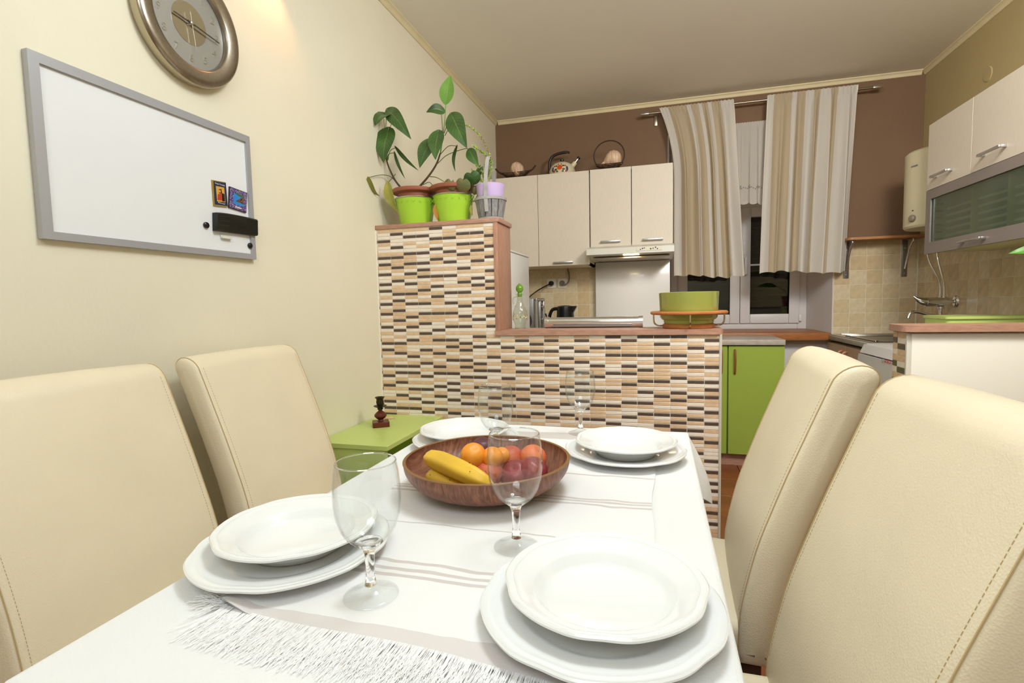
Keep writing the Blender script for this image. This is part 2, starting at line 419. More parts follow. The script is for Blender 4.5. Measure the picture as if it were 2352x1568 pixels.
# cut tiles of the sliver column beside the wall
for k in range(95):
    st.m = (0, 2, 1, 0, 1)[k*7 % 5]; st.box(XL+.0055, -1.2795, YP-.0022, YP, 1.480-PH*(k+1)+.001, 1.480-PH*k-.001)
mf = obj('mosaic_field', st, m_mo, WP); mf['kind'] = 'stuff'

# ---------------------------------------------------------------- peninsula half wall on the right
QX, QY = .876, 2.205
pen = B().box(QX, XR, QY+.004, QY+.115, 0, .985)
WQ = struct('wall_peninsula', pen, m_grout)
struct('white_panel', B().box(QX+.012, 1.372, QY-.008, QY+.004, 0, .982, .002), mat('off_white_panel', 'E4DFD2', .45, var=.01, vs=4), WQ)
struct('white_panel', B().box(1.375, XR, QY-.008, QY+.004, 0, .982, .002), MT['off_white_panel'], WQ)
struct('edge_strip', B().box(QX-.003, QX+.012, QY-.006, QY+.006, 0, .985, .001), MT['grey_edge_strip'], WQ)
t = B(); t.prism(rect_round(QX-.022, XR, QY-.028, QY+.128, .035, 6, (0, 1, 1, 0)), .988, 1.012, 'z')
struct('bar_top', t, m_wood, WQ)
sw = [B().box(-.0022, 0, -w/2, w/2, -.0102, .0102, bev=.0006, seg=1) for w in (.036, .064)]
sm = {}
for wi, q in enumerate(sw):
    for mi_, mm in enumerate(m_mo):
        me = q.mesh('mosaic_tile'); me.materials.append(mm); sm[(wi, mi_)] = me
for k in range(44):
    z = .974-k*.0222
    inst(sm[(1, (1, 0, 2, 1, 1, 0, 2)[k % 7] if k else 1)], 'mosaic_tile', (QX, QY+.040, z), WQ)
    inst(sm[(0, (1, 2, 1, 0, 1, 2, 0)[k % 7])], 'mosaic_tile', (QX, QY+.093, z), WQ)

# ================================================================ DINING TABLE
TX0, TX1, TY0, TY1, TZ = -.645, .083, .335, 1.515, .75
m_tw = mat('table_dark_wood', '6B4A35', .5, var=.2, vs=6, st=(2, 14, 14))
tbl = thing('dining_table', 'rectangular dining table hidden under the white tablecloth', 'table', ((TX0+TX1)/2, (TY0+TY1)/2, 0))
obj('table_top', B().box(TX0+.004, TX1-.004, TY0+.004, TY1-.004, TZ-.03, TZ-.003, .003), m_tw, tbl)
obj('apron', B().box(TX0+.04, TX1-.04, TY0+.03, TY0+.05, TZ-.11, TZ-.03).box(TX0+.04, TX1-.04, TY1-.05, TY1-.03, TZ-.11, TZ-.03)
    .box(TX0+.04, TX0+.06, TY0+.05, TY1-.05, TZ-.11, TZ-.03).box(TX1-.06, TX1-.04, TY0+.05, TY1-.05, TZ-.11, TZ-.03), m_tw, tbl)
for lx in (TX0+.10, TX1-.075):
    for ly in (TY0+.004, TY1-.044):
        obj('leg', B().box(lx, lx+.042, ly, ly+.042, 0, TZ-.03, .003), m_tw, tbl)
# ---- tablecloth: flat top, hanging skirt, corners flaring into pointed folds
m_cloth = mat('white_tablecloth_cotton', 'E7E6E4', .85, spec=.2, bump=.35, bs=240)
cl = B()
def top_z(x, y): return TZ+.0015+.0006*math.sin(x*23+y*7)*math.sin(y*17)
NX, NY = 24, 34; ex, ey = .008, .008
gx0, gx1, gy0, gy1 = TX0+ex, TX1-ex, TY0+ey, TY1-ey
cl.grid(lambda u, v: (gx0+(gx1-gx0)*u, gy0+(gy1-gy0)*v, top_z(gx0+(gx1-gx0)*u, gy0+(gy1-gy0)*v)), NX, NY)
cl.uv = None
per = []                       # perimeter samples: edge point, outward normal, corner weight
def edge(a, b, n, N):
    for i in range(N):
        t = i/N; per.append((a[0]+(b[0]-a[0])*t, a[1]+(b[1]-a[1])*t, n, min(t, 1-t)*math.hypot(b[0]-a[0], b[1]-a[1])))
def corner(c, a0):
    for i in range(10):
        t = R_(a0+90*i/10); per.append((c[0], c[1], (math.cos(t), math.sin(t)), -abs(1-i/5)))
edge((gx1, gy0), (gx1, gy1), (1, 0), 60); corner((gx1, gy1), 0)
edge((gx1, gy1), (gx0, gy1), (0, 1), 40); corner((gx0, gy1), 90)
edge((gx0, gy1), (gx0, gy0), (-1, 0), 60); corner((gx0, gy0), 180)
edge((gx0, gy0), (gx1, gy0), (0, -1), 40); corner((gx1, gy0), 270)
rows = []; NV = 10
for vv in range(NV+1):
    row = []
    for i, (x, y, n, cw) in enumerate(per):
        if vv <= 3:
            a = R_(90*vv/3); off = .008*math.sin(a); z = TZ+.0015-.008*(1-math.cos(a))
        else:
            t = (vv-3)/(NV-3)
            if cw < 0: k = 1+cw                       # in the corner fan, 1 at the diagonal
            else: k = 0
            near = max(0, 1-cw/.16) if cw >= 0 else 1
            L = .175+.055*k**1.5+.0*near
            off = .008+t*(.010*math.sin(i*.55)*(1 if cw > 0 else .3)+.004)+k**1.3*.088*math.sin(t*1.7)+.02*near*t
            z = TZ-.0065-t*L
        row.append((x+n[0]*off, y+n[1]*off, z))
    rows.append(row)
n = len(per)
cl.add([p for r in rows for p in r], [(v*n+i, v*n+(i+1) % n, (v+1)*n+(i+1) % n, (v+1)*n+i) for v in range(NV) for i in range(n)])
obj('tablecloth', cl, m_cloth, None, 'plain white cotton tablecloth covering the dining table', 'tablecloth', base=((TX0+TX1)/2, (TY0+TY1)/2, TZ), angle=60)

# ---- striped runner with a fringed near end
RX0, RX1, RY0, RY1 = -.522, -.008, .462, 1.42
m_run = bpy.data.materials.new('striped_runner_linen'); m_run.use_nodes = True
nt = m_run.node_tree; p = nt.nodes['Principled BSDF']; p.inputs['Roughness'].default_value = .9; p.inputs['Specular IOR Level'].default_value = .15
tc = nt.nodes.new('ShaderNodeTexCoord'); sx = nt.nodes.new('ShaderNodeSeparateXYZ'); nt.links.new(tc.outputs['Object'], sx.inputs[0])
nz = nt.nodes.new('ShaderNodeTexNoise'); nz.inputs['Scale'].default_value = 18; nz.inputs['Detail'].default_value = 1; nt.links.new(tc.outputs['Object'], nz.inputs['Vector'])
m1 = nt.nodes.new('ShaderNodeMath'); m1.operation = 'MULTIPLY_ADD'; m1.inputs[1].default_value = .014; nt.links.new(nz.outputs['Fac'], m1.inputs[0]); nt.links.new(sx.outputs[1], m1.inputs[2])
rp = nt.nodes.new('ShaderNodeValToRGB'); rp.color_ramp.interpolation = 'CONSTANT'; nt.links.new(m1.outputs[0], rp.inputs[0])
e = rp.color_ramp.elements; e.remove(e[1]); e[0].position = 0; e[0].color = lin('D9D2CF')
wht, gry = lin('EAE8E6'), lin('CFC6C1')
e.new(.052).color = wht
for yc in (.150, .168, .186, .313, .455, .470, .485, .620, .755, .770, .785):
    w = .004 if yc not in (.313, .620) else .003
    e.new(yc-w+.007).color = gry; e.new(yc+w+.007).color = wht
e.new(.90).color = gry
nt.links.new(rp.outputs[0], p.inputs['Base Color'])
n3 = nt.nodes.new('ShaderNodeTexNoise'); n3.inputs['Scale'].default_value = 350; nt.links.new(tc.outputs['Object'], n3.inputs['Vector'])
bn = nt.nodes.new('ShaderNodeBump'); bn.inputs['Strength'].default_value = .35; bn.inputs['Distance'].default_value = .001; nt.links.new(n3.outputs['Fac'], bn.inputs['Height']); nt.links.new(bn.outputs[0], p.inputs['Normal'])
def run_pt(u, v, lift=.0022):
    x = RX0+(RX1-RX0)*u+.003*math.sin(v*19+u); y = RY0+(RY1-RY0)*v+.034*(1-u)*(1-v)-.004*math.sin(u*9)
    cw = max(0, 1-math.hypot((u)*.5, v*1.0)/.045)
    return (x, y, TZ+.0028+lift+.0005*math.sin(u*31)*math.sin(v*40)+cw*.012)
rn = B(); rn.grid(lambda u, v: run_pt(u, v), 40, 60); rn.uv = None; k0 = len(rn.v)
rn.grid(lambda u, v: run_pt(u, v, .0008), 40, 60); rn.uv = None
run = obj('table_runner', rn, m_run, None, 'white linen table runner with grey stripes and a fringed end', 'table runner', base=(0, RY0, TZ), angle=60)
fr = B(); rr = random.Random(3)
for i in range(1300):
    u = rr.random(); q = Vector(run_pt(u, 0)); L = .040+rr.random()*.032; dx = rr.gauss(0, .012)-.006; ph = rr.uniform(0, 6)
    pts = []
    for k in range(6):
        t = k/5
        pts.append((q.x+dx*t*t+.0022*math.sin(t*6+ph)*t, q.y+.004-L*t, TZ+.0032+.0022*(1-t)+.0012*rr.random()*math.sin(3.1*t)))
    fr.tube(pts, .00032, 3, caps=False)
for i in range(60):                       # loose tuft on the left corner
    q = Vector(run_pt(0, .03*rr.random())); L = .02+.035*rr.random(); a = rr.uniform(2.6, 4.4)
    fr.tube([(q.x+math.cos(a)*L*t, q.y+math.sin(a)*L*t, TZ+.004+.006*math.sin(t*3)*rr.random()) for t in (0, .25, .5, .75, 1)], .00036, 3, caps=False)
fo = obj('fringe', fr, mat('white_fringe_thread', 'F6F4F2', .9), run); fo['kind'] = 'stuff'

# ================================================================ PLATES
m_porc = mat('white_porcelain', 'ECECEA', .13, coat=.3, spec=.5)
def lobes(t):
    """gentle bracket-shaped lobes of the rim"""
    a = (t*5/(2*math.pi)) % 1; return 1-.016*math.exp(-((a-.5)/.10)**2)+.006*math.exp(-((abs(a-.5)-.22)/.08)**2)
def plate(name, R, deep, loc, label, group):
    h = .034 if deep else .020
    ir = .70 if deep else .66             # well radius as a part of R
    pr = [(0, .0055), (R*ir*.82, .0055), (R*ir*.93, .0075 if not deep else .012), (R*ir, .0115 if not deep else .021), (R*(ir+.03), .0125 if not deep else .0235), (R*.86, h*.90), (R*.90, h*.93), (R*.915, h*.975), (R*.93, h*.955), (R*.965, h), (R*.985, h+.0012), (R, h-.0006), (R*.995, h-.0035),
          (R*.93, h-.0055), (R*.80, h*.72), (R*(ir+.01), .006 if not deep else .014), (R*ir*.86, .0030 if not deep else .0045), (R*ir*.82, .0), (R*ir*.77, .0), (R*ir*.75, .0022), (0, .0022)]
    pr = [(a, max(0, b)) for a, b in pr]
    wt = [0 if r < R*.8 else min(1, (r-R*.8)/(R*.12)) for r, z in pr]
    b = B().lathe(pr, 120, rad=lambda t, i: 1+(lobes(t)-1)*wt[i])
    return obj(name, b, m_porc, None, label, 'plate', group, base=(0, 0, 0), angle=50)
PZ = TZ+.0056
spots = [((-.066, .590), 'front right setting nearest the camera', .0), ((-.527, .636), 'front left setting beside the chair under the whiteboard', .5), ((-.076, 1.236), 'back right setting beyond the fruit bowl', .9), ((-.487, 1.262), 'back left setting near the green cabinet', 1.3)]
dp = []
for k, ((x, y), w, rz) in enumerate(spots):
    if k == 0:
        d0 = plate('dinner_plate', .1405, False, (0, 0, 0), 'x', 'dinner plates'); s0 = plate('soup_plate', .1185, True, (0, 0, 0), 'x', 'soup plates')
        d, s = d0, s0
    else: d, s = dup(d0), dup(s0)
    d.location = (x, y, PZ); d.rotation_euler = (0, 0, rz); d['label'] = 'wide flat white dinner plate, '+w
    s.location = (x+(.004, -.004, .002, -.01)[k], y+(.012, .016, .004, .014)[k], PZ+.0064); s.rotation_euler = (0, 0, rz+.4); s['label'] = 'deep white soup plate stacked on top, '+w
    dp.append((d, s))

# ================================================================ WINE GLASSES
m_bowl = thin_glass('thin_clear_glass', 'FDFEFE', 0.0, .8)
m_gl = mat('solid_clear_glass', 'FFFFFF', 0.0, trans=1, ior=1.46)
gp = [(.0365, .174), (.0372, .1745), (.0378, .174), (.0398, .160), (.0417, .140), (.0418, .124), (.0395, .106), (.0345, .090), (.027, .078), (.0170, .0695), (.0095, .064), (.0066, .056), (.0055, .040), (.0056, .024), (.0075, .0165), (.0078, .0145), (.0095, .0125), (.0180, .0072), (.0300, .0035), (.0345, .0018), (.0348, .0006), (.033, 0), (0, 0)]
def wineglass(loc, label):
    g = thing('wine_glass', label, 'wine glass', loc, 'wine glasses')
    b = B().lathe([(.0362, .1738), (.0388, .160), (.0407, .140), (.0408, .124), (.0385, .107), (.0337, .0915), (.0262, .080), (.0165, .0725), (.008, .0695), (0, .0685)], 48, loc)
    b.lathe([(.0362, .1738), (.0369, .1746), (.0377, .1738), (.0398, .160), (.0417, .140), (.0418, .124), (.0395, .106), (.0345, .090), (.027, .078), (.0170, .0695)], 48, loc)
    obj('glass_bowl', b, m_bowl, g, angle=60)
    b = B().lathe([(.0, .0680), (.008, .0690), (.0165, .0720), (.0173, .0700)]+gp[10:16]+[(0, .0140)], 40, loc)
    obj('stem', b, m_gl, g, angle=60)
    obj('foot', B().lathe(gp[15:], 48, loc), m_bowl, g, angle=60)
    obj('rim', B().lathe([(.0369+.0008*math.cos(R_(a)), .1742+.0008*math.sin(R_(a))) for a in range(0, 360, 60)], 48, loc, close=True), m_gl, g)
    return g
g1 = wineglass((-.352, .561, TZ+.0062), 'clear wine glass standing in front of the left plates, nearest the camera')
q3 = WZ(1137, 886, TZ+.18)
for (x, y), lb in (((-.206, .731), 'clear wine glass standing between fruit bowl and the front right plates'), ((-.208, 1.425), 'clear wine glass behind the back right plates before the mosaic'), ((q3.x, q3.y), 'clear wine glass behind the fruit bowl beside the back left plates')):
    dup(g1, (x, y, TZ+.0062), 0, lb)

# ================================================================ FRUIT BOWL AND FRUIT
m_waln = bpy.data.materials.new('walnut_veneer'); m_waln.use_nodes = True
nt = m_waln.node_tree; p = nt.nodes['Principled BSDF']; p.inputs['Roughness'].default_value = .38
tc = nt.nodes.new('ShaderNodeTexCoord'); mp = nt.nodes.new('ShaderNodeMapping'); mp.inputs['Scale'].default_value = (46, 5, 9); mp.inputs['Rotation'].default_value = (0, 0, R_(-14))
nz = nt.nodes.new('ShaderNodeTexNoise'); nz.inputs['Scale'].default_value = 4; nz.inputs['Detail'].default_value = 8; nz.inputs['Distortion'].default_value = .9
rp = nt.nodes.new('ShaderNodeValToRGB'); e = rp.color_ramp.elements
e[0].position = .28; e[0].color = lin('5A3122'); e[1].position = .72; e[1].color = lin('A06A4E'); e.new(.5).color = lin('80503A')
nt.links.new(tc.outputs['Object'], mp.inputs[0]); nt.links.new(mp.outputs[0], nz.inputs['Vector']); nt.links.new(nz.outputs['Fac'], rp.inputs[0]); nt.links.new(rp.outputs[0], p.inputs['Base Color'])
BC = Vector((-.326, .954, TZ+.0056)); BR = .162; BH = .0665
pr = []
for i in range(15): t = R_(90*i/14); pr.append((.055+(BR-.059)*math.sin(t)**.92 if i else .055, .006+(BH-.006)*(1-math.cos(t))**.95))
inner = [(0, .006)]+pr
outer = [(r+.0045, max(0, z-.0045)) for r, z in reversed(pr)]+[(.056, 0), (0, 0)]
bow = thing('fruit_bowl', 'round walnut veneer bowl filled with fruit', 'bowl', BC)
obj('bowl_shell', B().lathe([(a, b) for a, b in inner]+[(BR+.001, BH+.0004)]+outer, 96, BC), m_waln, bow, angle=60)
obj('rim_band', B().lathe([(BR-.0042, BH+.0002), (BR-.001, BH+.0016), (BR+.002, BH), (BR+.001, BH-.0022)], 96, BC), mat('pale_ply_edge', '8A6238', .5), bow)
m_ban = mat('banana_skin', 'E3B63A', .45, var=.10, vs=14, st=(1, 1, 1), detail=5)
m_bsp = mat('banana_brown_tip', '4A3418', .7)
def banana(pts, r, label, stem):
    c = spline(pts, 6); n = len(c)
    b = B(); vs = []; fs = []; K = 5
    prof = [(.25, 0), (.55, .03), (.86, .12), (1, .3), (1, .55), (.95, .72), (.78, .86), (.42, .95), (.24, 1.0)]
    pn = None; S = 20
    for i, p_ in enumerate(c):
        t = i/(n-1)
        for (r0, t0), (r1, t1) in zip(prof, prof[1:]):
            if t0 <= t <= t1: rr_ = r*(r0+(r1-r0)*(t-t0)/(t1-t0)); break
        d = (c[min(i+1, n-1)]-c[max(i-1, 0)]).normalized()
        pn = Vector((0, 0, 1)) if pn is None else pn
        pn = (pn-d*pn.dot(d)).normalized(); bnn = d.cross(pn)
        for j in range(S):
            a = 2*math.pi*j/S; q = 1+.085*math.cos(K*a)-.012*math.cos(2*K*a)
            vs.append(p_+(pn*math.cos(a)+bnn*math.sin(a))*rr_*q)
    for i in range(n-1):
        for j in range(S): fs.append((i*S+j, i*S+(j+1) % S, (i+1)*S+(j+1) % S, (i+1)*S+j))
    fs.append(tuple(reversed(range(S)))); fs.append(tuple(range((n-1)*S, n*S)))
    b.add(vs, fs)
    g = thing('banana', label, 'banana', c[n//2], 'bananas in the bowl')
    obj('peel', b, m_ban, g, angle=50)
    d0 = (c[0]-c[1]).normalized()
    obj('blossom_tip', B().tube([c[0]-d0*.001, c[0]+d0*.004], [r*.26, r*.18], 8), m_bsp, g)
    d1 = (c[-1]-c[-2]).normalized()
    obj('stalk', B().tube([c[-1]-d1*.002, c[-1]+d1*.022], [r*.25, r*.22], 8), m_ban, g)
    rq = random.Random(len(label))
    for _ in range(9):
        i = rq.randrange(4, n-3); a = rq.uniform(-1.2, 1.2); d = (c[i+1]-c[i]).normalized(); u_ = (Vector((0, 0, 1))-d*d.z).normalized(); w_ = d.cross(u_)
        q = c[i]+(u_*math.cos(a)+w_*math.sin(a))*r*1.03
        obj('brown_speckle', B().lathe([(.0011, 0), (.0008, .0006), (0, .0008)], 6, q, Matrix((w_.to_tuple(), d.to_tuple(), u_.to_tuple())).transposed()), m_bsp, g)
z0 = BC.z
pa = [WZ(978, 1050, z0+.078), WZ(1008, 1057, z0+.080), WZ(1050, 1075, z0+.077), WZ(1094, 1097, z0+.068), WZ(1134, 1118, z0+.056)]
banana(pa, .0180, 'yellow speckled banana lying on top of the other one', 1)
pb = [WZ(985, 1090, z0+.046), WZ(1006, 1099, z0+.045), WZ(1042, 1110, z0+.041), WZ(1080, 1122, z0+.036), WZ(1116, 1132, z0+.032)]
banana(pb, .0180, 'yellow banana underneath, half hidden by the bowl rim', 1)
m_apr = mat('apricot_skin', 'F08A1C', .45, col2='F2A63A', vs=9, var=.1)
m_pea = mat('peach_skin', 'B23A2C', .55, col2='E0784A', vs=14, detail=5, cr=(.35, .75))
m_plm = mat('dark_nectarine_skin', '7A2230', .35, col2='A8484A', vs=12, detail=5)
m_org = mat('orange_peach_skin', 'D9583A', .5, col2='F08A48', vs=10, detail=4)
def fruit(name, px, z, r, m, label, cat, tilt=(0, 0)):
    c = WZ(px[0], px[1], z0+z)
    pr = []
    for i in range(17):
        t = math.pi*i/16; rr_ = r*(math.sin(t)**.96 if 0 < i < 16 else 0); zz = -r*.97*math.cos(t)
        if t > 2.5: zz -= r*.16*((t-2.5)/.64)**2
        pr.append((rr_, zz))
    Mx = Matrix.Rotation(tilt[0], 3, 'X') @ Matrix.Rotation(tilt[1], 3, 'Y')
    def cleft(t, i): return 1-.07*math.exp(-((t-4.3)/.16)**2)*math.sin(math.pi*i/16)
    b = B().lathe(pr, 48, c, Mx, rad=cleft)
    g = thing(name, label, cat, c, 'fruit in the walnut bowl')
    obj('skin', b, m, g, angle=80)
    if cat in ('peach', 'nectarine'): obj('stem_end', B().tube([c+Mx@Vector((0, 0, r*.74)), c+Mx@Vector((.001, 0, r*.84))], [.0014, .0010], 6), m_bsp, g)
fruit('apricot', (1087, 1046), .080, .0245, m_apr, 'bright orange apricot between the banana and the wine glass', 'apricot', (.5, .3))
fruit('apricot', (1131, 1050), .076, .0205, m_apr, 'smaller orange apricot seen at the edge of the wine glass', 'apricot', (.3, .6))
fruit('apricot', (1152, 1046), .074, .0165, m_apr, 'small orange apricot seen through the wine glass', 'apricot', (.3, .2))
fruit('peach', (1118, 1084), .047, .031, m_pea, 'red peach leaning against the upper banana', 'peach', (.5, .1))
fruit('peach', (1172, 1056), .044, .030, m_pea, 'red peach at the back of the bowl behind glass', 'peach', (.2, -.3))
fruit('peach', (1224, 1052), .050, .028, m_org, 'orange blushed peach at the right of the bowl', 'peach', (.4, .6))
fruit('nectarine', (1186, 1092), .038, .031, m_plm, 'dark red nectarine in front behind the glass', 'nectarine', (.7, 0))
fruit('nectarine', (1224, 1083), .047, .029, m_plm, 'dark nectarine at the right edge of the fruit', 'nectarine', (.2, .5))
fruit('plum', (1108, 1030), .047, .026, mat('purple_plum_skin', '4A2630', .4, col2='6E4348', vs=10), 'dark purple plum behind the bright apricot', 'plum', (.2, .2))

# ================================================================ CHAIRS
m_lea = mat('cream_leather', 'E9DBBE', .40, var=.03, vs=5, bump=.16, bs=380, vor=True, spec=.45)
m_stch = mat('tan_stitching', 'C2A97C', .7)
m_cleg = mat('dark_wood_chair_leg', '4A3222', .45, var=.2, vs=8, st=(10, 10, 2))
CW = .418
def fx(z):            # front face of the back, metres behind the seat line
    P = [(.38, 0), (.50, 0), (.64, .030), (.785, .080), (.935, .138), (1.02, .172)]
    for (a, b), (c, d) in zip(P, P[1:]):
        if a <= z <= c: t = (z-a)/(c-a); return b+(d-b)*t
    return 0
def sm_fx(z): return (fx(z-.04)+fx(z)*2+fx(z+.04))/4 if z < .96 else fx(min(z, 1.02))
def chair_profile(inset=0, zt=1.0):
    T = .078; f = []; bk = []
    N = 22
    for i in range(N+1):
        z = .40+(zt-.036-.40)*i/N; x = -sm_fx(z); f.append((x-inset, z)); bk.append((x-T+inset, z))
    xc = (f[-1][0]+bk[-1][0])/2; hw = (f[-1][0]-bk[-1][0])/2; tp = []
    for i in range(1, 12):
        a = math.pi*i/12; tp.append((xc-.010*math.sin(a)+hw*math.cos(a), zt-.036+(.036-inset)*math.sin(a)))
    f[0] = (f[0][0], .40+inset); bk[0] = (bk[0][0], .40+inset)
    return f+tp+bk[::-1]
ch = thing('dining_chair', 'x', 'chair', (0, 0, 0), 'cream leather dining chairs')
rings = []
for i in range(7):
    a = R_(90*i/6); rings.append((-(CW/2)+.013*(1-math.sin(a)), .013*(1-math.cos(R_(90-90*i/6)))if 0 else .013*(1-math.sin(a))))
half = [(-CW/2-.003, .030), (-CW/2, .013), (-CW/2+.0035, .0055), (-CW/2+.009, .0015), (-CW/2+.016, 0), (-CW/2+.06, -.002), (-.06, -.004)]
seq = half+[(-y, i_) for y, i_ in reversed(half)]
b = B(); vs = []; m_ = None
for y, ins in seq:
    pf = chair_profile(ins); m_ = len(pf); vs += [(x, y, z) for x, z in pf]
fs = [(k*m_+i, k*m_+(i+1) % m_, (k+1)*m_+(i+1) % m_, (k+1)*m_+i) for k in range(len(seq)-1) for i in range(m_)]
fs += [tuple(range(m_)), tuple(reversed(range((len(seq)-1)*m_, len(seq)*m_)))]
b.add(vs, fs)
bk = obj('backrest', b, m_lea, ch, angle=70)
for s in (-1, 1):
    pf = chair_profile(.0012); n_ = len(pf)
    obj('seam', B().tube([(x, s*(CW/2-.0085), z) for x, z in pf[1:n_-1]], .0011, 5, caps=False), m_stch, bk)
    stb = B(); front = chair_profile(-.0006)[4:24]
    for (x0, z0_), (x1, z1_) in zip(front, front[1:]):
        L = math.hypot(x1-x0, z1_-z0_); k = max(1, int(L/.0062))
        for j in range(k):
            a0 = (j+.1)/k; a1 = (j+.75)/k; yy = s*(CW/2-.021)
            stb.tube([(x0+(x1-x0)*a0, yy, z0_+(z1_-z0_)*a0), (x0+(x1-x0)*a1, yy, z0_+(z1_-z0_)*a1)], .00042, 4)
    obj('stitching', stb, m_stch, bk)
obj('seat', B().box(-.03, .40, -.20, .20, .40, .482, .024, 4), m_lea, ch, angle=60)
obj('seat_frame', B().box(-.02, .385, -.185, .185, .36, .40, .004), m_cleg, ch)
for lx in (-.045, .345):
    for s in (-1, 1):
        y = s*.170
        obj('leg', B().box(lx, lx+.04, y-.02, y+.02, 0, .40, .003), m_cleg, ch)
ch.location = (-1.012, 1.283, 0); ch.rotation_euler = (0, 0, .03); ch['label'] = 'cream leather dining chair by the wall next to the green cabinet'
dup(ch, (-.962, .742, 0), 0, 'cream leather dining chair below the whiteboard, cut by the left frame edge')
dup(ch, (.162, 1.262, 0), math.pi-.05, 'cream leather dining chair on the kitchen side, in front of the green cupboard doors')
dup(ch, (.178, .735, 0), math.pi, 'large cream leather dining chair at lower right, closest to the camera')

# ================================================================ KITCHEN
m_cab = mat('pale_oak_laminate', 'DCD0BE', .45, var=.05, vs=10, st=(40, 40, 2), detail=6)
m_carc = mat('cream_carcass', 'D8CBB0', .5)
m_alu = mat('brushed_aluminium', 'C9C9CA', .28, metal=1)
m_chr = mat('chrome', 'E4E4E6', .08, metal=1)
m_blk = mat('black_plastic', '121214', .25)
m_gap = mat('dark_gap', '1B1612', .9)
m_lime = mat('lime_green_lacquer', 'C2D478', .35, spec=.4)
m_limed = mat('lime_green_cupboard', '98AC46', .38, spec=.4)

def bar_handle(x0, x1, y, z, par):
    """bow of flat bar on two feet, in front of a door facing -y"""
    b = B().box(x0, x1, y-.026, y-.014, z-.006, z+.006, .002).box(x0, x0+.012, y-.016, y, z-.006, z+.006, .001).box(x1-.012, x1, y-.016, y, z-.006, z+.006, .001)
    return obj('handle', b, m_alu, par)
YC = 3.85
def wall_cab(name, label, x0, x1, z0, z1, doors, handles):
    g = thing(name, label, 'cabinet', ((x0+x1)/2, YB-.01, z0), 'pale oak wall cupboards on the back wall')
    b = B().box(x0, x0+.016, YC+.018, YB-.008, z0, z1).box(x1-.016, x1, YC+.018, YB-.008, z0, z1).box(x0, x1, YC+.018, YB-.008, z0, z0+.016).box(x0, x1, YC+.018, YB-.008, z1-.016, z1).box(x0, x1, YB-.016, YB-.008, z0, z1)
    obj('carcass', b, m_carc, g)
    for (a, c), h in zip(doors, handles):
        d = obj('door', B().box(a+.0015, c-.0015, YC, YC+.017, z0+.002, z1-.001, .001, 1), m_cab, g)
        if h: bar_handle(h[0], h[1], YC, h[2], d)
wall_cab('wall_cupboard', 'pale oak two-door wall cupboard above the white fridge, kettle on top', -1.262, -.479, 1.392, 2.070, [(-1.262, -.862), (-.862, -.479)], [None, (-.748, -.603, 1.416)])
wall_cab('wall_cupboard', 'shorter pale oak two-door wall cupboard above the range hood', -.474, .104, 1.515, 2.072, [(-.474, -.181), (-.179, .104)], [(-.399, -.258, 1.551), (-.105, .037, 1.551)])
# ---- range hood
m_hood = mat('cream_white_enamel', 'DAD6C8', .35)
hd = thing('range_hood', 'slim cream range hood with lit lamp under the short cupboard', 'range hood', (-.187, 4.0, 1.43))
b = B().prism([(3.70, 1.448), (3.705, 1.49), (3.80, 1.512), (YB-.01, 1.512), (YB-.01, 1.425), (3.80, 1.446)], -.484, .108, 'x')
obj('hood_body', b, m_hood, hd)
obj('control_strip', B().box(-.14, .03, 3.698, 3.701, 1.461, 1.484, .0005, 1), mat('cream_label', 'E9E2CC', .5), hd)
sy = B()
for k, x in enumerate((-.118, -.104, -.092, -.05, -.034, -.018, -.006)):
    obj('control_symbol', B().box(x, x+.008, 3.6968, 3.6982, 1.468+.004*(k % 3), 1.474+.003*(k % 2)+.004*(k % 3)), mat('dark_print', '3A332C', .6), hd)
obj('filter_grille', B().box(-.45, .08, 3.83, 4.16, 1.427, 1.436), mat('grey_filter', 'B9B2A2', .35, metal=.6), hd)
obj('hood_lamp', B().box(-.235, -.125, 3.755, 3.795, 1.441, 1.4475, .002), mat('lit_hood_lamp', 'FFE2B0', .4, emit='FFD79A', es=9), hd)
area('hood_lamp_light', (-.18, 3.775, 1.437), .10, .7, (1, .80, .55), shape='RECTANGLE', sy=.04)
# ---- white glass stove lid standing open against the wall, stove below
st_ = thing('cooker', 'white cooker with its glass lid standing open', 'cooker', (-.19, 3.9, 0))
obj('cooker_body', B().box(-.474, .092, 3.62, 4.14, .0, .852, .006), mat('white_enamel', 'E2E0DC', .25), st_)
obj('lid', B().box(-.472, .090, 4.135, 4.147, .862, 1.424, .004), mat('white_glass_lid', 'DBD9D6', .28, coat=.15), st_)
# ---- worktops and base cabinets
m_stone = mat('grey_marbled_worktop', 'BDB4A8', .4, col2='A79C8E', vs=7, st=(3, 8, 8), detail=8)
obj('worktop', B().box(.096, .783, 3.632, YB-.125, .818, .853, .003), m_stone, None, 'grey marbled worktop on the green base cupboard', 'worktop', base=(.44, 3.9, .818))
obj('worktop', B().box(XL+.002, -.480, 3.632, YB-.01, .818, .853, .003), m_stone, None, 'grey worktop below the wall sockets carrying the black kettle', 'worktop', base=(-.88, 3.9, .818))
bc = thing('base_cupboard', 'lime green base cupboard with two doors under the window', 'cabinet', (.44, 3.9, 0))
obj('carcass', B().box(.098, .781, 3.672, YB-.02, .09, .817), mat('lime_carcass', '6F8F2A', .5), bc)
for a, c, hx in ((.10, .441, .405), (.449, .782, .487)):
    d = obj('door', B().box(a, c, 3.652, 3.670, .088, .812, .002, 1), m_limed, bc)
    obj('handle', B().tube(spline([(hx, 3.652, .785), (hx, 3.635, .775), (hx+.001, 3.628, .71), (hx, 3.635, .640), (hx, 3.652, .630)], 5), .006, 8), mat('brown_bow_handle', '8A5520', .4), d)
obj('plinth', B().box(.10, .78, 3.70, 3.72, 0, .09), m_wood, bc)
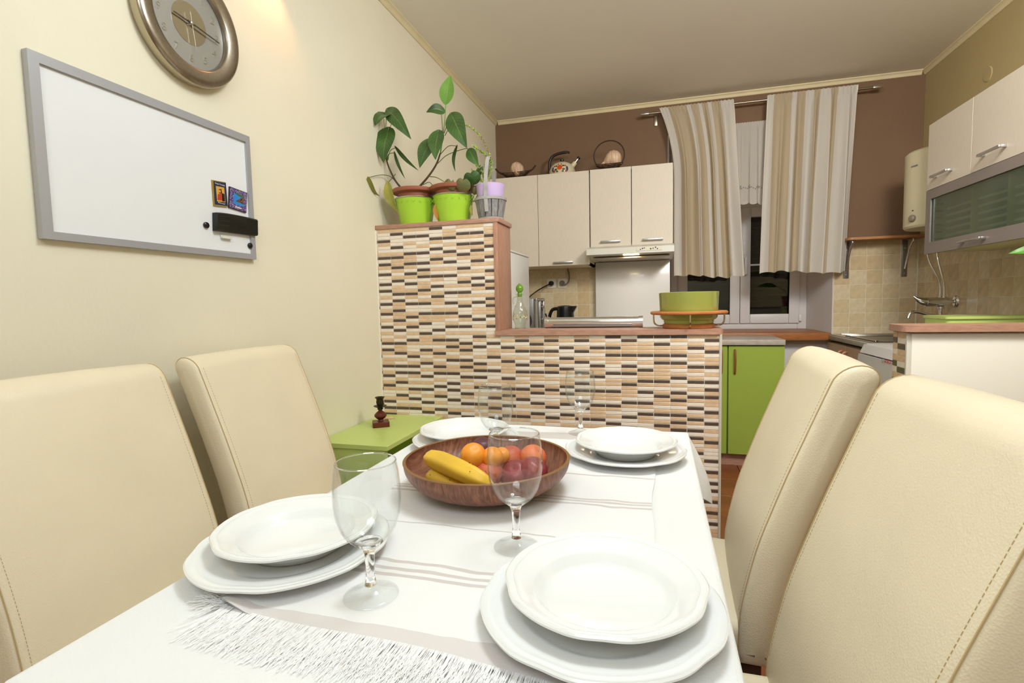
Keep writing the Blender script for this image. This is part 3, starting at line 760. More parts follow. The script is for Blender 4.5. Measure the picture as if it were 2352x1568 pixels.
bc2 = thing('base_cupboard', 'pale base cupboard under the socket worktop', 'cabinet', (-.88, 3.9, 0))
obj('carcass', B().box(XL+.004, -.482, 3.672, YB-.02, .09, .817), m_carc, bc2)
obj('door', B().box(XL+.006, -.885, 3.652, 3.670, .088, .812, .002, 1), m_cab, bc2)
obj('door', B().box(-.882, -.484, 3.652, 3.670, .088, .812, .002, 1), m_cab, bc2)
obj('plinth', B().box(XL+.006, -.484, 3.70, 3.72, 0, .09), m_wood, bc2)
# right run: sink unit, dishwasher
sk = thing('sink_cupboard', 'beige two-door sink cupboard with pink bow handles', 'cabinet', (1.43, 3.78, 0))
m_pk = mat('pinkish_beige_laminate', 'C9A988', .5, var=.03, vs=6)
obj('carcass', B().box(1.185, XR-.01, 3.40, YB-.02, .09, .80), m_carc, sk)
for y0, y1, hy in ((3.79, 4.155, 3.83), (3.41, 3.785, 3.745)):
    d = obj('door', B().box(1.165, 1.183, y0, y1, .09, .80, .002, 1), m_pk, sk)
    obj('handle', B().tube(spline([(1.165, hy, .765), (1.140, hy, .755), (1.128, hy, .70), (1.140, hy, .645), (1.165, hy, .635)], 5), .0065, 8), mat('salmon_bow_handle', 'C98A62', .45), d)
obj('plinth', B().box(1.21, 1.23, 3.41, 4.15, 0, .09), m_wood, sk)
m_stl = mat('stainless_steel', 'A9A6A0', .26, metal=1)
sn = thing('sink', 'stainless steel sink top with drainer on the right run', 'sink', (1.43, 3.8, .822))
obj('sink_top', B().box(1.150, XR-.012, 3.392, YB-.012, .822, .850, .003), mat('grey_stone_edge', 'A39A8C', .4, var=.08, vs=12), sn)
ss = B().box(1.175, XR-.02, 3.40, YB-.02, .850, .8535, .001, 1)
for k in range(4): ss.box(1.24+.0*k, XR-.09, 4.12-.04*k, 4.132-.04*k, .8535, .858, .002)
for (a, c, d_, e_) in ((1.21, 1.23, 3.44, 3.94), (1.60, 1.62, 3.44, 3.94), (1.21, 1.62, 3.44, 3.46), (1.21, 1.62, 3.92, 3.94)): ss.box(a, c, d_, e_, .8535, .860, .003)
obj('steel_drainer', ss, m_stl, sn)
obj('basin', B().box(1.235, 1.595, 3.465, 3.915, .8536, .8546), mat('dark_steel_basin', '6E6A64', .3, metal=1), sn)
dw = thing('dishwasher', 'white dishwasher with slanted control panel beside the sink cupboard', 'dishwasher', (1.4, 3.1, 0))
m_app = mat('white_appliance', 'D8D4D2', .35)
obj('appliance_body', B().box(1.165, XR-.03, 2.80, 3.385, .05, .815, .004), m_app, dw)
obj('top_cover', B().prism([(1.115, .800), (1.135, .846), (1.69, .846), (1.69, .816), (1.17, .816), (1.17, .800)], 2.80, 3.385, 'y'), m_app, dw)
obj('door_panel', B().prism([(1.090, .62), (1.108, .792), (1.165, .792), (1.165, .62)], 2.80, 3.385, 'y'), m_app, dw)
obj('front_door', B().box(1.115, 1.165, 2.80, 3.385, .10, .612, .006), m_app, dw)
ey_ = Vector((.018, 0, .172)).normalized()
bq = WX(2040, 831, 1.1015)
Mt = frame_M(Vector((1.1003, bq.y, bq.z)), (0, -1, 0), ey_)
bb = B(); put_text(bb, 'BOSCH', .024, Mt); obj('lettering', bb, mat('red_print', 'B0302E', .5), dw)
bb = B(); Mr = frame_M(Vector((1.1003, bq.y+.062, bq.z)), (0, -1, 0), ey_); R3 = Mr.to_3x3()
bb.lathe([(.008, -.0003), (.011, -.0003), (.011, .0004), (.008, .0004)], 20, Mr.translation, R3, close=True); obj('emblem', bb, mat('grey_print', '8A8583', .5), dw)
bb = B()
for k in range(2): bb.lathe([(0, .003), (.007, .003), (.0085, 0)], 16, Vector((1.0965-.0022*k*1.4, 3.33, .69-.022*k*1.2)), R3)
obj('button', bb, m_alu, dw)

# ---- fridge behind the partition
fg = thing('fridge', 'white fridge standing behind the tall tiled partition', 'fridge', (-.98, 2.78, 0))
m_fr = mat('white_fridge_enamel', 'DDDCD8', .35)
obj('fridge_body', B().box(-1.27, -.760, 2.52, 3.115, .02, 1.398, .008), m_fr, fg)
obj('fridge_top', B().box(-1.272, -.757, 2.518, 3.117, 1.398, 1.408, .003), mat('pale_fridge_top', 'E6E5E2', .4), fg)
# ---- mini oven on the worktop, seen past the fridge
ov = thing('mini_oven', 'grey mini oven with rounded front frame beside the fridge', 'oven', (-.96, 3.62, .853))
ox, oy0, oy1, oz0, oz1 = -.790, 3.425, 3.675, .857, 1.152
oy0, oy1 = 3.43, 3.68
obj('oven_body', B().box(-1.12, ox-.02, oy0+.004, oy1-.004, oz0, oz1, .008), mat('grey_metal_case', '8C8A84', .35, metal=.7), ov)
fb = B()
for a, c, lo, hi in ((oy0, oy0+.02, oz0, oz1), (oy1-.02, oy1, oz0, oz1), (oy0, oy1, oz0, oz0+.02), (oy0, oy1, oz1-.02, oz1), (oy0+.105, oy0+.117, oz0, oz1)): fb.box(ox-.022, ox+.006, a, c, lo, hi, .008, 3)
obj('front_frame', fb, m_alu, ov)
obj('door_glass', B().box(ox-.016, ox-.006, oy0+.012, oy0+.11, oz0+.012, oz1-.012), mat('dark_oven_glass', '4A4A46', .12), ov)
obj('control_panel', B().box(ox-.016, ox-.008, oy0+.112, oy1-.012, oz0+.012, oz1-.012), mat('dark_grey_panel', '5C5A55', .4), ov)
for z in (.92, 1.00, 1.09): obj('knob', B().lathe([(.018, 0), (.018, .012), (.013, .018), (0, .018)], 20, (ox-.008, oy0+.18, z), Matrix.Rotation(R_(90), 3, 'Y')), m_alu, ov)
obj('side_vent', B().lathe([(0, 0), (.075, 0), (.075, .004), (.05, .004), (.05, .002), (0, .002)], 28, (-.90, oy0+.004, 1.0), Matrix.Rotation(R_(90), 3, 'X')), mat('black_vent', '2A2A2A', .5), ov)
# ---- electric kettle
kx, ky, kz = -.672, 3.88, .853
ek = thing('electric_kettle', 'black plastic electric kettle on the worktop by the sockets', 'kettle', (kx, ky, kz))
obj('kettle_body', B().lathe([(0, .012), (.073, .012), (.075, .02), (.070, .10), (.064, .19), (.062, .222), (.060, .236), (.03, .244), (0, .245)], 36, (kx, ky, kz)), m_blk, ek)
obj('kettle_base', B().lathe([(0, 0), (.078, 0), (.08, .006), (.074, .012), (0, .012)], 36, (kx, ky, kz)), m_blk, ek)
obj('spout', B().prism([(kx+.045, kz+.16), (kx+.085, kz+.228), (kx+.088, kz+.238), (kx+.03, kz+.238)], ky-.025, ky+.025, 'y'), m_blk, ek)
obj('handle', B().tube(spline([(kx-.05, ky, kz+.222), (kx-.10, ky, kz+.21), (kx-.122, ky, kz+.15), (kx-.112, ky, kz+.07), (kx-.07, ky, kz+.045)], 6), [.013]*25, 10), m_blk, ek)
obj('window_strip', B().box(kx-.012, kx+.012, ky-.075, ky-.062, kz+.05, kz+.15, .003), mat('grey_translucent_strip', '55585E', .2), ek)
# ---- sockets and cords
for k, (x, z, lb, dark) in enumerate(((-.835, 1.275, 'white wall socket with a black plug, left of the pair', 1), (-.745, 1.275, 'white wall socket with grey plug, right of the pair', 0))):
    s_ = thing('wall_socket', lb, 'socket', (x, YB-.006, z), 'sockets on the kitchen tiles')
    b = B(); b.prism(rect_round(x-.037, x+.037, z-.037, z+.037, .012), YB-.017, YB-.009, 'y'); obj('cover_plate', b, mat('cream_socket', 'E8E0CE', .4), s_)
    obj('plug', B().lathe([(0, .03), (.017, .03), (.020, .024), (.021, 0), (0, 0)], 24, (x, YB-.017, z), Matrix.Rotation(R_(90), 3, 'X')), m_blk if dark else mat('grey_brown_plug', '7A6A5C', .5), s_)
obj('power_cord', B().tube(spline([(-.838, YB-.045, 1.272), (-.87, YB-.07, 1.255), (-.93, YB-.13, 1.215), (-.945, 3.85, 1.16), (-.93, 3.70, 1.10)], 8), .0055, 8), m_blk, None, 'black power cord curving from the left socket to the oven', 'cord', base=(-.838, YB-.045, 1.272))
obj('power_cord', B().tube(spline([(-.745, YB-.045, 1.268), (-.715, YB-.045, 1.262), (-.69, YB-.035, 1.29), (-.688, YB-.02, 1.34), (-.70, YB-.02, 1.389)], 8), .005, 8), mat('grey_cord', '6B6258', .5), None, 'grey cord rising from the right socket to the cupboard', 'cord', base=(-.745, YB-.045, 1.268))
obj('power_cord', B().tube(spline([(-.782, 3.685, 1.04), (-.775, 3.73, .98), (-.765, 3.77, .925), (-.745, 3.80, .885), (-.72, 3.815, .861)], 8), .0055, 8), m_blk, None, 'black kettle cord running from behind the oven', 'cord', base=(-.782, 3.685, 1.04))

# ---- things on the bar: cruet, chrome roll, bowl in its stand
m_cr = thin_glass('cruet_glass', 'F6F8F0', 0.0, 1.1)
bx, by, bz = -.630, 2.385, 1.002
cr = thing('oil_cruet', 'clear glass oil cruet with pointed green stopper', 'bottle', (bx, by, bz))
pr = [(.0, .004), (.024, .004), (.026, 0), (.0265, .008), (.024, .014), (.031, .035), (.0355, .055), (.034, .078), (.025, .100), (.0155, .120), (.0125, .140), (.0130, .155), (.0205, .164)]
obj('bottle_body', B().lathe(pr, 40, (bx, by, bz)), m_cr, cr, angle=60)
obj('handle', B().tube(spline([(bx-.013, by, bz+.152), (bx-.030, by, bz+.146), (bx-.034, by, bz+.128), (bx-.028, by, bz+.112), (bx-.021, by, bz+.106)], 5), .0035, 8), m_cr, cr)
obj('stopper', B().lathe([(.010, .150), (.0105, .166), (.008, .170), (.014, .176), (.0182, .186), (.0165, .197), (.009, .207), (.002, .213), (0, .2135)], 28, (bx, by, bz)), mat('green_glass_stopper', '86BC3E', .1, trans=.5), cr)
rq = random.Random(5); fl = {0: B(), 1: B(), 2: B()}
for i in range(46):
    a = rq.uniform(-2.9, .6); z = .054+rq.gauss(0, .007)*(1 if i % 3 else 1.6); r = .0359-abs(z-.055)*.03
    n = Vector((math.cos(a), math.sin(a), 0)); c = Vector((bx, by, bz+z))+n*r
    M3 = Matrix(((-n.y, 0, n.x), (n.x, 0, n.y), (0, 1, 0)))
    fl[i % 3].lathe([(0, .0008), (.0022+.0012*(i % 2), .0004), (.003, 0)], 6, c, M3)
for k, (nm, c) in enumerate((('painted_leaves', '5E8A3C'), ('painted_flowers', 'E0A21E'), ('painted_buds', 'E8E0D0'))): o_ = obj(nm, fl[k], mat('cruet_'+nm, c, .5), cr); o_['kind'] = 'stuff'
# chrome roll holder
rl = thing('foil_roll', 'long chrome roll lying on the wooden bar', 'foil roll', (-.288, 2.40, 1.002))
obj('roll_tube', B().lathe([(0, -.222), (.0245, -.222), (.0245, .222), (0, .222)], 32, (-.288, 2.40, 1.0275), Matrix.Rotation(R_(90), 3, 'Y')), m_chr, rl)
for x in (-.512, -.082): obj('end_cap', B().lathe([(0, 0), (.0262, 0), (.0262, .018), (0, .018)], 32, (x, 2.40, 1.0285), Matrix.Rotation(R_(90), 3, 'Y')), m_chr, rl)
obj('cutting_edge', B().box(-.47, -.11, 2.373, 2.3755, 1.009, 1.017), mat('steel_blade', 'A8A8A8', .3, metal=1), rl)
# green bowl in wood and brass stand
gx, gy, gz = .126, 2.335, 1.002
sd = thing('bowl_stand', 'round wooden bowl stand with bent brass wires', 'stand', (gx, gy, gz))
m_beech = mat('orange_beech', 'B9733F', .4, var=.12, vs=7, st=(3, 12, 12))
obj('base_disc', B().lathe([(0, 0), (.103, 0), (.106, .003), (.106, .015), (.103, .018), (0, .018)], 56, (gx, gy, gz)), m_beech, sd)
obj('top_ring', B().lathe([(.128, .058), (.152, .058), (.157, .062), (.157, .068), (.152, .072), (.128, .072), (.1235, .068), (.1235, .062)], 64, (gx, gy, gz), close=True), m_beech, sd)
for k in range(4):
    a = R_(-90+90*k); c, s = math.cos(a), math.sin(a)
    obj('brass_wire', B().tube(spline([(gx+c*.100, gy+s*.100, gz+.010), (gx+c*.125, gy+s*.125, gz+.011), (gx+c*.141, gy+s*.141, gz+.024), (gx+c*.144, gy+s*.144, gz+.06)], 6), .0035, 8), mat('brass', 'DCD0AC', .2, metal=1), sd)
gb = thing('ceramic_bowl', 'olive green ceramic bowl set in the round wooden stand', 'bowl', (gx, gy, gz+.018))
m_ol = mat('olive_green_glaze', 'A6AE58', .12, coat=.5)
obj('bowl_outside', B().lathe([(0, .018), (.098, .018), (.101, .022), (.103, .033), (.113, .040), (.1165, .046), (.1215, .148), (.1225, .150), (.1205, .1515)], 72, (gx, gy, gz)), m_ol, gb)
obj('bowl_inside', B().lathe([(0, .026), (.09, .028), (.112, .048), (.1178, .149), (.1205, .1515)], 72, (gx, gy, gz)), mat('cream_glaze', 'EFEBD2', .15), gb)

# ---- curtains
def curtain(name, label, top, bot, n_folds, amp, y, ramp, zt, zb, seed, group=None, transl=.3, hem=True, base_col='D9CBB2', slant=None, head=.05, edge=None):
    r_ = random.Random(seed); ph = [r_.uniform(0, 6.28) for _ in range(6)]
    m = fabric(name+'_cloth_'+str(seed), base_col, transl, ramp)
    def f(u, v):                          # v=0 top, 1 bottom
        x = (top[0]+(top[1]-top[0])*u)*(1-v)+(bot[0]+(bot[1]-bot[0])*u)*v
        if edge: tt = min(1, v/.42); xe = top[0]+(edge-top[0])*tt*(2-tt); xr = top[1]*(1-v)+bot[1]*v; x = xe+(xr-xe)*u
        k = min(1, .35+v*1.1)
        if slant: x += slant*math.sin(v*math.pi*.5)*u*u
        yy = y-.012*(1-v)-amp*k*(math.sin(u*n_folds*2*math.pi+ph[0]+1.3*math.sin(u*7+ph[1])+.5*v*math.sin(u*11+ph[2]))+.30*math.sin(u*n_folds*4.3*math.pi+ph[2]+1.5*v)*(1-.5*v))
        x += .010*k*math.cos(u*n_folds*2*math.pi+ph[0])
        if v < head: yy = y-.013-amp*.16*math.sin(u*n_folds*9*math.pi+ph[3])
        z = zt+(zb-zt)*v+.012*math.sin(u*6+ph[4])*v+.006*math.sin(u*n_folds*2*math.pi)*v
        if v < head*.4: z += .0025*math.sin(u*n_folds*9*math.pi+ph[5])
        return (x, yy, z)
    b = B().grid(f, 150, 40)
    c = thing(name, label, 'curtain', ((top[0]+top[1])/2, y, zt), group)
    obj('panel', b, m, c, angle=80)
    if hem:
        h = B().grid(lambda u, v: tuple(Vector(f(u, .965+.035*v))+Vector((0, -.0015, 0))), 150, 3); obj('hem', h, m, c, angle=80)
        for e0, e1 in ((0, .014), (.986, 1)):
            h = B().grid(lambda u, v: tuple(Vector(f(e0+(e1-e0)*u, v))+Vector((0, -.0015, 0))), 2, 40); h.uv = None; obj('side_hem', h, fabric('white_hem_'+str(seed)+str(e0), 'EAE4DA', .2), c, angle=80)
    return c, f
bei, wht_ = 'CDBB9E', 'E4DDD2'
yr = YB-.085
def cx(u, v): return WY(u, v, yr)
ztop = cx(1600, 243).z; zbot = cx(1600, 635).z
curtain('window_curtain', 'beige and white striped curtain beside the range hood', (cx(1514, 258).x, cx(1685, 240).x), (cx(1545, 630).x, cx(1710, 630).x), 5, .026, yr,
        [(0, wht_), (.11, bei), (.36, wht_), (.43, bei), (.52, wht_), (.57, bei), (.66, wht_), (.70, bei), (.83, wht_)], ztop+.012, zbot, 4, 'striped window curtains', edge=.116)
curtain('window_curtain', 'wide beige and white striped curtain on the right of the window', (cx(1763, 228).x, cx(1970, 203).x), (cx(1749, 630).x, cx(1945, 620).x), 5.2, .028, yr,
        [(0, wht_), (.07, bei), (.27, wht_), (.33, bei), (.43, wht_), (.52, bei), (.60, wht_), (.70, bei), (.79, wht_)], ztop+.012, zbot+.006, 9, 'striped window curtains')
vl, vf = curtain('sheer_valance', 'short sheer white valance with eyelet border between the curtains', (.44, .86), (.45, .86), 7, .010, YB-.022, None, 2.385, 1.800, 2, None, .45, True, 'E6DFD4', head=.06)
hl = B()
for i in range(60):
    u = i/59; q = Vector(vf(u, .80+.012*math.sin(i*1.57)))+Vector((0, -.002, 0)); hl.lathe([(0, 0), (.0045, 0), (.0045, .0006), (0, .0006)], 6, q, Matrix.Rotation(R_(90), 3, 'X'))
o_ = obj('eyelet_border', hl, mat('eyelet_shadow', '8A8178', .9), vl); o_['kind'] = 'stuff'
obj('valance_rod', B().tube([(.40, YB-.022, 2.383), (.90, YB-.022, 2.383)], .004, 8), m_alu, None, 'thin rod carrying the short sheer valance', 'curtain rod', base=(.65, YB-.022, 2.383))
rd = thing('curtain_rod', 'brushed metal curtain rod above the kitchen window', 'curtain rod', (.67, yr, ztop))
rl0, rl1 = cx(1490, 262), cx(2005, 200); rz = (rl0.z+rl1.z)/2
obj('rod', B().tube([(rl0.x, yr, rz), (rl1.x, yr, rz)], .008, 12), mat('bronze_grey_metal', '9A8F7E', .3, metal=1), rd)
for x, s in ((rl0.x, -1), (rl1.x, 1)): obj('finial', B().lathe([(0, 0), (.011, 0), (.0125, .006), (.0125, .05), (.009, .056), (0, .056)], 16, (x, yr, rz), Matrix.Rotation(R_(90*s), 3, 'Y')), m_alu, rd)
for x in (rl0.x+.05, rl1.x-.10): obj('rod_bracket', B().tube([(x, yr, rz), (x, YB-.004, rz)], .006, 8).box(x-.012, x+.012, YB-.008, YB-.001, rz-.07, rz+.02, .002), MT['bronze_grey_metal'], rd)

# ---- wall shelf with metal brackets
ws = thing('wall_shelf', 'narrow wooden wall shelf with metal brackets below the brown wall', 'shelf', (1.47, YB-.08, 1.5))
b = B(); b.prism(rect_round(1.245, XR-.004, YB-.155, YB-.009, .03, 5, (0, 0, 1, 0)), 1.500, 1.516, 'z'); obj('shelf_board', b, mat('orange_shelf_wood', 'B07A4A', .45, var=.12, vs=8, st=(3, 16, 16)), ws)
for x in (1.28, 1.632):
    br = obj('bracket', B().box(x-.017, x+.017, YB-.016, YB-.008, 1.245, 1.5, .003).box(x-.014, x+.014, YB-.14, YB-.01, 1.494, 1.4995, .002), mat('grey_bracket', '8C8882', .35, metal=.8), ws)
    obj('bracket_arm', B().tube(spline([(x, YB-.018, 1.30), (x, YB-.045, 1.36), (x, YB-.085, 1.43), (x, YB-.128, 1.475), (x, YB-.13, 1.495)], 6), .006, 8), m_alu, br)
    for z in (1.27, 1.44): obj('screw', B().lathe([(.006, 0), (.004, .003), (0, .0035)], 10, (x, YB-.016, z), Matrix.Rotation(R_(90), 3, 'X')), m_alu, br)

# ---- water heater on the right wall
hy = 3.66; hx0 = 1.424
wh = thing('water_heater', 'cream wall-mounted water heater in the kitchen corner', 'water heater', (1.58, hy, 1.52))
prf = [(XR-.002, hy+.19), (1.60, hy+.19)]
for i in range(13): a = R_(90+180*i/12); prf.append((1.60+(1.60-hx0)*math.cos(a), hy+.19*math.sin(a)))
prf += [(1.60, hy-.19), (XR-.002, hy-.19)]
pf2 = []
for q in prf:
    if not pf2 or (abs(q[0]-pf2[-1][0])+abs(q[1]-pf2[-1][1])) > 1e-5: pf2.append(q)
m_htr = mat('cream_heater_enamel', 'DAD0AE', .35)
b = B(); b.prism(pf2, 1.525, 1.945, 'z'); obj('tank_case', b, m_htr, wh)
def ins(k): return [(x if x > 1.71 else 1.60+(x-1.60)*k, hy+(y-hy)*k) for x, y in pf2]
b = B(); n_ = len(pf2); vs = [(x, y, 1.945) for x, y in pf2]+[(x, y, 1.957) for x, y in ins(.93)]+[(x, y, 1.961) for x, y in ins(.8)]
b.add(vs, [(i, (i+1) % n_, (i+1) % n_+n_, i+n_) for i in range(n_)]+[(i+n_, (i+1) % n_+n_, (i+1) % n_+2*n_, i+2*n_) for i in range(n_)]+[tuple(range(2*n_, 3*n_))]); obj('top_dome', b, m_htr, wh)
b = B(); vs = [(x, y, 1.525) for x, y in pf2]+[(x, y, 1.512) for x, y in ins(.95)]
b.add(vs, [(i, (i+1) % n_, (i+1) % n_+n_, i+n_) for i in range(n_)]+[tuple(range(n_, 2*n_))]); obj('bottom_cover', b, m_htr, wh)
ka = R_(200); kp = Vector((1.60+(1.60-hx0)*math.cos(ka), hy+.19*math.sin(ka), 1.565)); kn = Vector((math.cos(ka)/(1.60-hx0), math.sin(ka)/.19, 0)).normalized(); kt = Vector((-kn.y, kn.x, 0))
KM = Matrix((kt.to_tuple(), (0, 0, 1), kn.to_tuple())).transposed()
obj('thermostat_knob', B().lathe([(.021, -.003), (.021, .008), (.014, .016), (0, .016)], 24, kp, KM), mat('grey_knob', '8B8070', .4), wh)
obj('indicator_lamp', B().lathe([(.004, 0), (.003, .003), (0, .003)], 10, kp+Vector((0, 0, .045)), KM), mat('dark_print', '3A332C', .6), wh)
nb = B(); c_ = kp+Vector((0, 0, .30)); nb.box(-.022, .022, -.004, .004, -.001, .0012); nb.v = [tuple(c_+KM@Vector(v)) for v in nb.v]; obj('name_plate', nb, MT['grey_print'], wh)

# ---- right wall cupboards and glass flap
XC = 1.40
def side_handle(y0, y1, z, par, x=XC):
    b = B().box(x-.030, x-.018, y0, y1, z-.006, z+.006, .002).box(x-.020, x, y0, y0+.012, z-.006, z+.006, .001).box(x-.020, x, y1-.012, y1, z-.006, z+.006, .001)
    obj('handle', b, m_alu, par)
ye0, ye1, ye2 = 3.355, 2.946, 2.20
uc = thing('wall_cupboard', 'pale oak wall cupboard on the right wall above the glass flap', 'cabinet', (1.56, 2.8, 1.68))
obj('carcass', B().box(XC+.018, XR-.008, ye2, ye0, 1.674, 2.022), m_carc, uc)
d = obj('door', B().box(XC, XC+.018, ye1+.003, ye0, 1.677, 2.022, .001, 1), m_cab, uc); side_handle(3.105, 3.265, 1.733, d)
d = obj('door', B().box(XC, XC+.018, 2.50, ye1-.001, 1.677, 2.022, .001, 1), m_cab, uc); side_handle(2.688, 2.848, 1.733, d)
d = obj('door', B().box(XC, XC+.018, ye2, 2.498, 1.677, 2.022, .001, 1), m_cab, uc)
gc = thing('glass_flap_cupboard', 'wall cupboard with grey framed frosted glass flap', 'cabinet', (1.56, 2.8, 1.345))
ob = B().box(XR-.016, XR-.008, ye2, ye0, 1.352, 1.672).box(XC+.02, XR-.008, ye0-.016, ye0, 1.352, 1.672).box(XC+.02, XR-.008, ye2, ye2+.016, 1.352, 1.672).box(XC+.02, XR-.008, ye2, ye0, 1.345, 1.361).box(XC+.02, XR-.008, ye2, ye0, 1.656, 1.672)
obj('carcass', ob, mat('cream_inner_board', 'D5CFAF', .5), gc)
m_grf = mat('grey_laminate_frame', '8B8079', .45)
fz0, fz1, fw_ = 1.338, 1.674, .048
ff = B().box(XC-.002, XC+.018, ye2, ye2+fw_, fz0, fz1).box(XC-.002, XC+.018, ye0-fw_, ye0, fz0, fz1).box(XC-.002, XC+.018, ye2+fw_, ye0-fw_, fz0, fz0+fw_+.012).box(XC-.002, XC+.018, ye2+fw_, ye0-fw_, fz1-fw_, fz1)
fp = obj('flap', ff, m_grf, gc)
m_fro = bpy.data.materials.new('frosted_cabinet_glass'); m_fro.use_nodes = True
nt = m_fro.node_tree; p = nt.nodes['Principled BSDF']; p.inputs['Base Color'].default_value = lin('B4BFA8'); p.inputs['Roughness'].default_value = .10; p.inputs['Transmission Weight'].default_value = .88; p.inputs['IOR'].default_value = 1.3
obj('frosted_pane', B().box(XC+.006, XC+.010, ye2+fw_, ye0-fw_, fz0+fw_+.012, fz1-fw_), m_fro, fp)
obj('pane_bead', B().box(XC-.003, XC+.001, ye0-fw_-.005, ye0-fw_, fz0+fw_+.012, fz1-fw_), m_alu, fp)
side_handle(2.80, 2.98, 1.366, fp)
m_dish = mat('stacked_white_dish', 'D8D8CC', .3)
for k in range(6):
    z = 1.368+.018+k*.034
    for j, yc in enumerate((3.14, 2.86, 2.60)):
        w = .115
        q = obj('plate_shelf_bar', B().box(XC+.05, XC+.062, yc-w, yc+w, z, z+.012, .002), m_dish, gc)
for k in range(2): obj('shelf_divider', B().box(XC+.04, XR-.02, 3.0-.27*k, 3.012-.27*k, 1.362, 1.655), MT['cream_inner_board'], gc)
for k in range(6):
    obj('hinge_arm', B().box(XC+.02, XC+.05, ye0-fw_-.03, ye0-fw_-.012, 1.41+k*.036, 1.418+k*.036), m_blk, gc)
# ---- round junction cover on the wall
obj('junction_cover', B().lathe([(0, .004), (.036, .004), (.040, 0)], 36, (XR, 3.50, 2.302), Matrix.Rotation(R_(-90), 3, 'Y')), m_tan, None, 'round painted junction box cover high on the right wall', 'cover', base=(XR, 3.50, 2.302))

# ---- wall mixer tap with two supply pipes
fy, fz = 3.70, 1.075
fc = thing('mixer_tap', 'chrome wall mixer tap with lever above the sink', 'tap', (XR, fy, fz))
MXn = Matrix.Rotation(R_(-90), 3, 'Y')
obj('rosette', B().lathe([(0, 0), (.034, 0), (.036, .006), (.030, .014), (.016, .018), (0, .018)], 32, (XR-.006, fy, fz), MXn), m_chr, fc)
obj('tap_body', B().lathe([(.011, .012), (.012, .045), (.027, .048), (.029, .10), (.027, .155), (.022, .160), (0, .160)], 32, (XR-.006, fy, fz), MXn), m_chr, fc)
obj('lever', B().tube(spline([(XR-.150, fy, fz+.002), (XR-.178, fy, fz+.006), (XR-.205, fy, fz+.018), (XR-.228, fy, fz+.036)], 5), [.026, .026, .0255, .025, .024, .023, .022, .021, .019, .017, .015, .0125, .0105, .008, .006, .003], 16), m_chr, fc)
obj('outlet_nut', B().lathe([(.012, -.028), (.016, -.03), (.016, -.042), (.011, -.045), (.011, -.075), (0, -.075)], 24, (XR-.085, fy, fz)), m_chr, fc)
obj('spout', B().tube(spline([(XR-.085, fy, fz-.065), (XR-.092, fy-.01, fz-.088), (XR-.14, fy-.02, fz-.082), (XR-.215, fy-.035, fz-.058), (XR-.255, fy-.042, fz-.062), (XR-.27, fy-.045, fz-.095)], 6), .010, 12), m_chr, fc)
for dy, tx, ty in ((.010, -.150, .03), (-.008, -.105, .02)):
    obj('supply_pipe', B().tube(spline([(XR-.075-(.012 if dy > 0 else 0), fy+dy, fz+.02), (XR-.078-(.012 if dy > 0 else 0), fy+dy, fz+.10), (XR-.09+(tx+.1)*.5, fy+dy, fz+.17), (XR+tx, fy+ty, fz+.28), (XR+tx-.005, fy+ty, fz+.44)], 6), .0058, 10), m_chr, fc)
    obj('pipe_nut', B().lathe([(.009, .018), (.0095, .035), (.006, .037)], 12, (XR-.075-(.012 if dy > 0 else 0), fy+dy, fz)), m_chr, fc)
# ---- lime green tub standing on the dishwasher, its top just showing above the right bar
tq = WY(2176, 727, 2.90)
tb_ = thing('plastic_tub', 'lime green plastic tub behind the right bar top', 'tub', (1.50, 3.02, .846))
t_ = B(); t_.prism(rect_round(tq.x+.006, XR-.04, 2.91, 3.14, .02), .8465, tq.z-.012, 'z'); obj('tub_body', t_, m_lime, tb_, angle=30)
t_ = B(); t_.prism(rect_round(tq.x, XR-.032, 2.90, 3.15, .022), tq.z-.012, tq.z, 'z'); obj('tub_lid', t_, m_lime, tb_, angle=30)

# ================================================================ LEFT WALL: BOARD, MAGNETS, CLOCK
m_bf = mat('silver_grey_frame', 'B4B4B8', .35, metal=.35)
c0, c1 = WX(65.3, 110, XL+.018), WX(589.4, 595, XL+.018)
wy0, wy1, wz0, wz1 = .8135, 1.430, 1.284, 1.678
bd = thing('whiteboard', 'white magnetic board with silver frame on the cream wall', 'whiteboard', (XL, (wy0+wy1)/2, wz0))
obj('board_surface', B().box(XL+.002, XL+.010, wy0+.01, wy1-.01, wz0+.01, wz1-.01), mat('white_board_enamel', 'EEEEEF', .2, coat=.2), bd)
fw2 = .0215
def mitre(pts): 
    b = B(); n = len(pts); b.add([(XL+.001, y, z) for y, z in pts]+[(XL+.017, y, z) for y, z in pts], [tuple(range(4)), (7, 6, 5, 4)]+[(i, (i+1) % 4, (i+1) % 4+4, i+4) for i in range(4)]); return b
o4 = [(wy0, wz0), (wy1, wz0), (wy1, wz1), (wy0, wz1)]; i4 = [(wy0+fw2, wz0+fw2*.8), (wy1-fw2*.8, wz0+fw2*.8), (wy1-fw2*.8, wz1-fw2), (wy0+fw2, wz1-fw2)]
for k in range(4): obj('frame_rail', mitre([o4[k], o4[(k+1) % 4], i4[(k+1) % 4], i4[k]]), m_bf, bd)
XB = XL+.0105
def onb(u, v): q = WX(u, v, XB); return q.y, q.z
def mag_round(px, label):
    y, z = onb(*px)
    obj('round_magnet', B().lathe([(.0085, 0), (.0092, .003), (.0085, .006), (.005, .0082), (0, .009)], 24, (XB, y, z), Matrix.Rotation(R_(90), 3, 'Y')), m_blk, None, label, 'magnet', 'round black board magnets', base=(XB, y, z))
mag_round((472, 517), 'round black magnet on the board left of the eraser')
mag_round((573, 564), 'round black magnet in the lower right corner of the board')
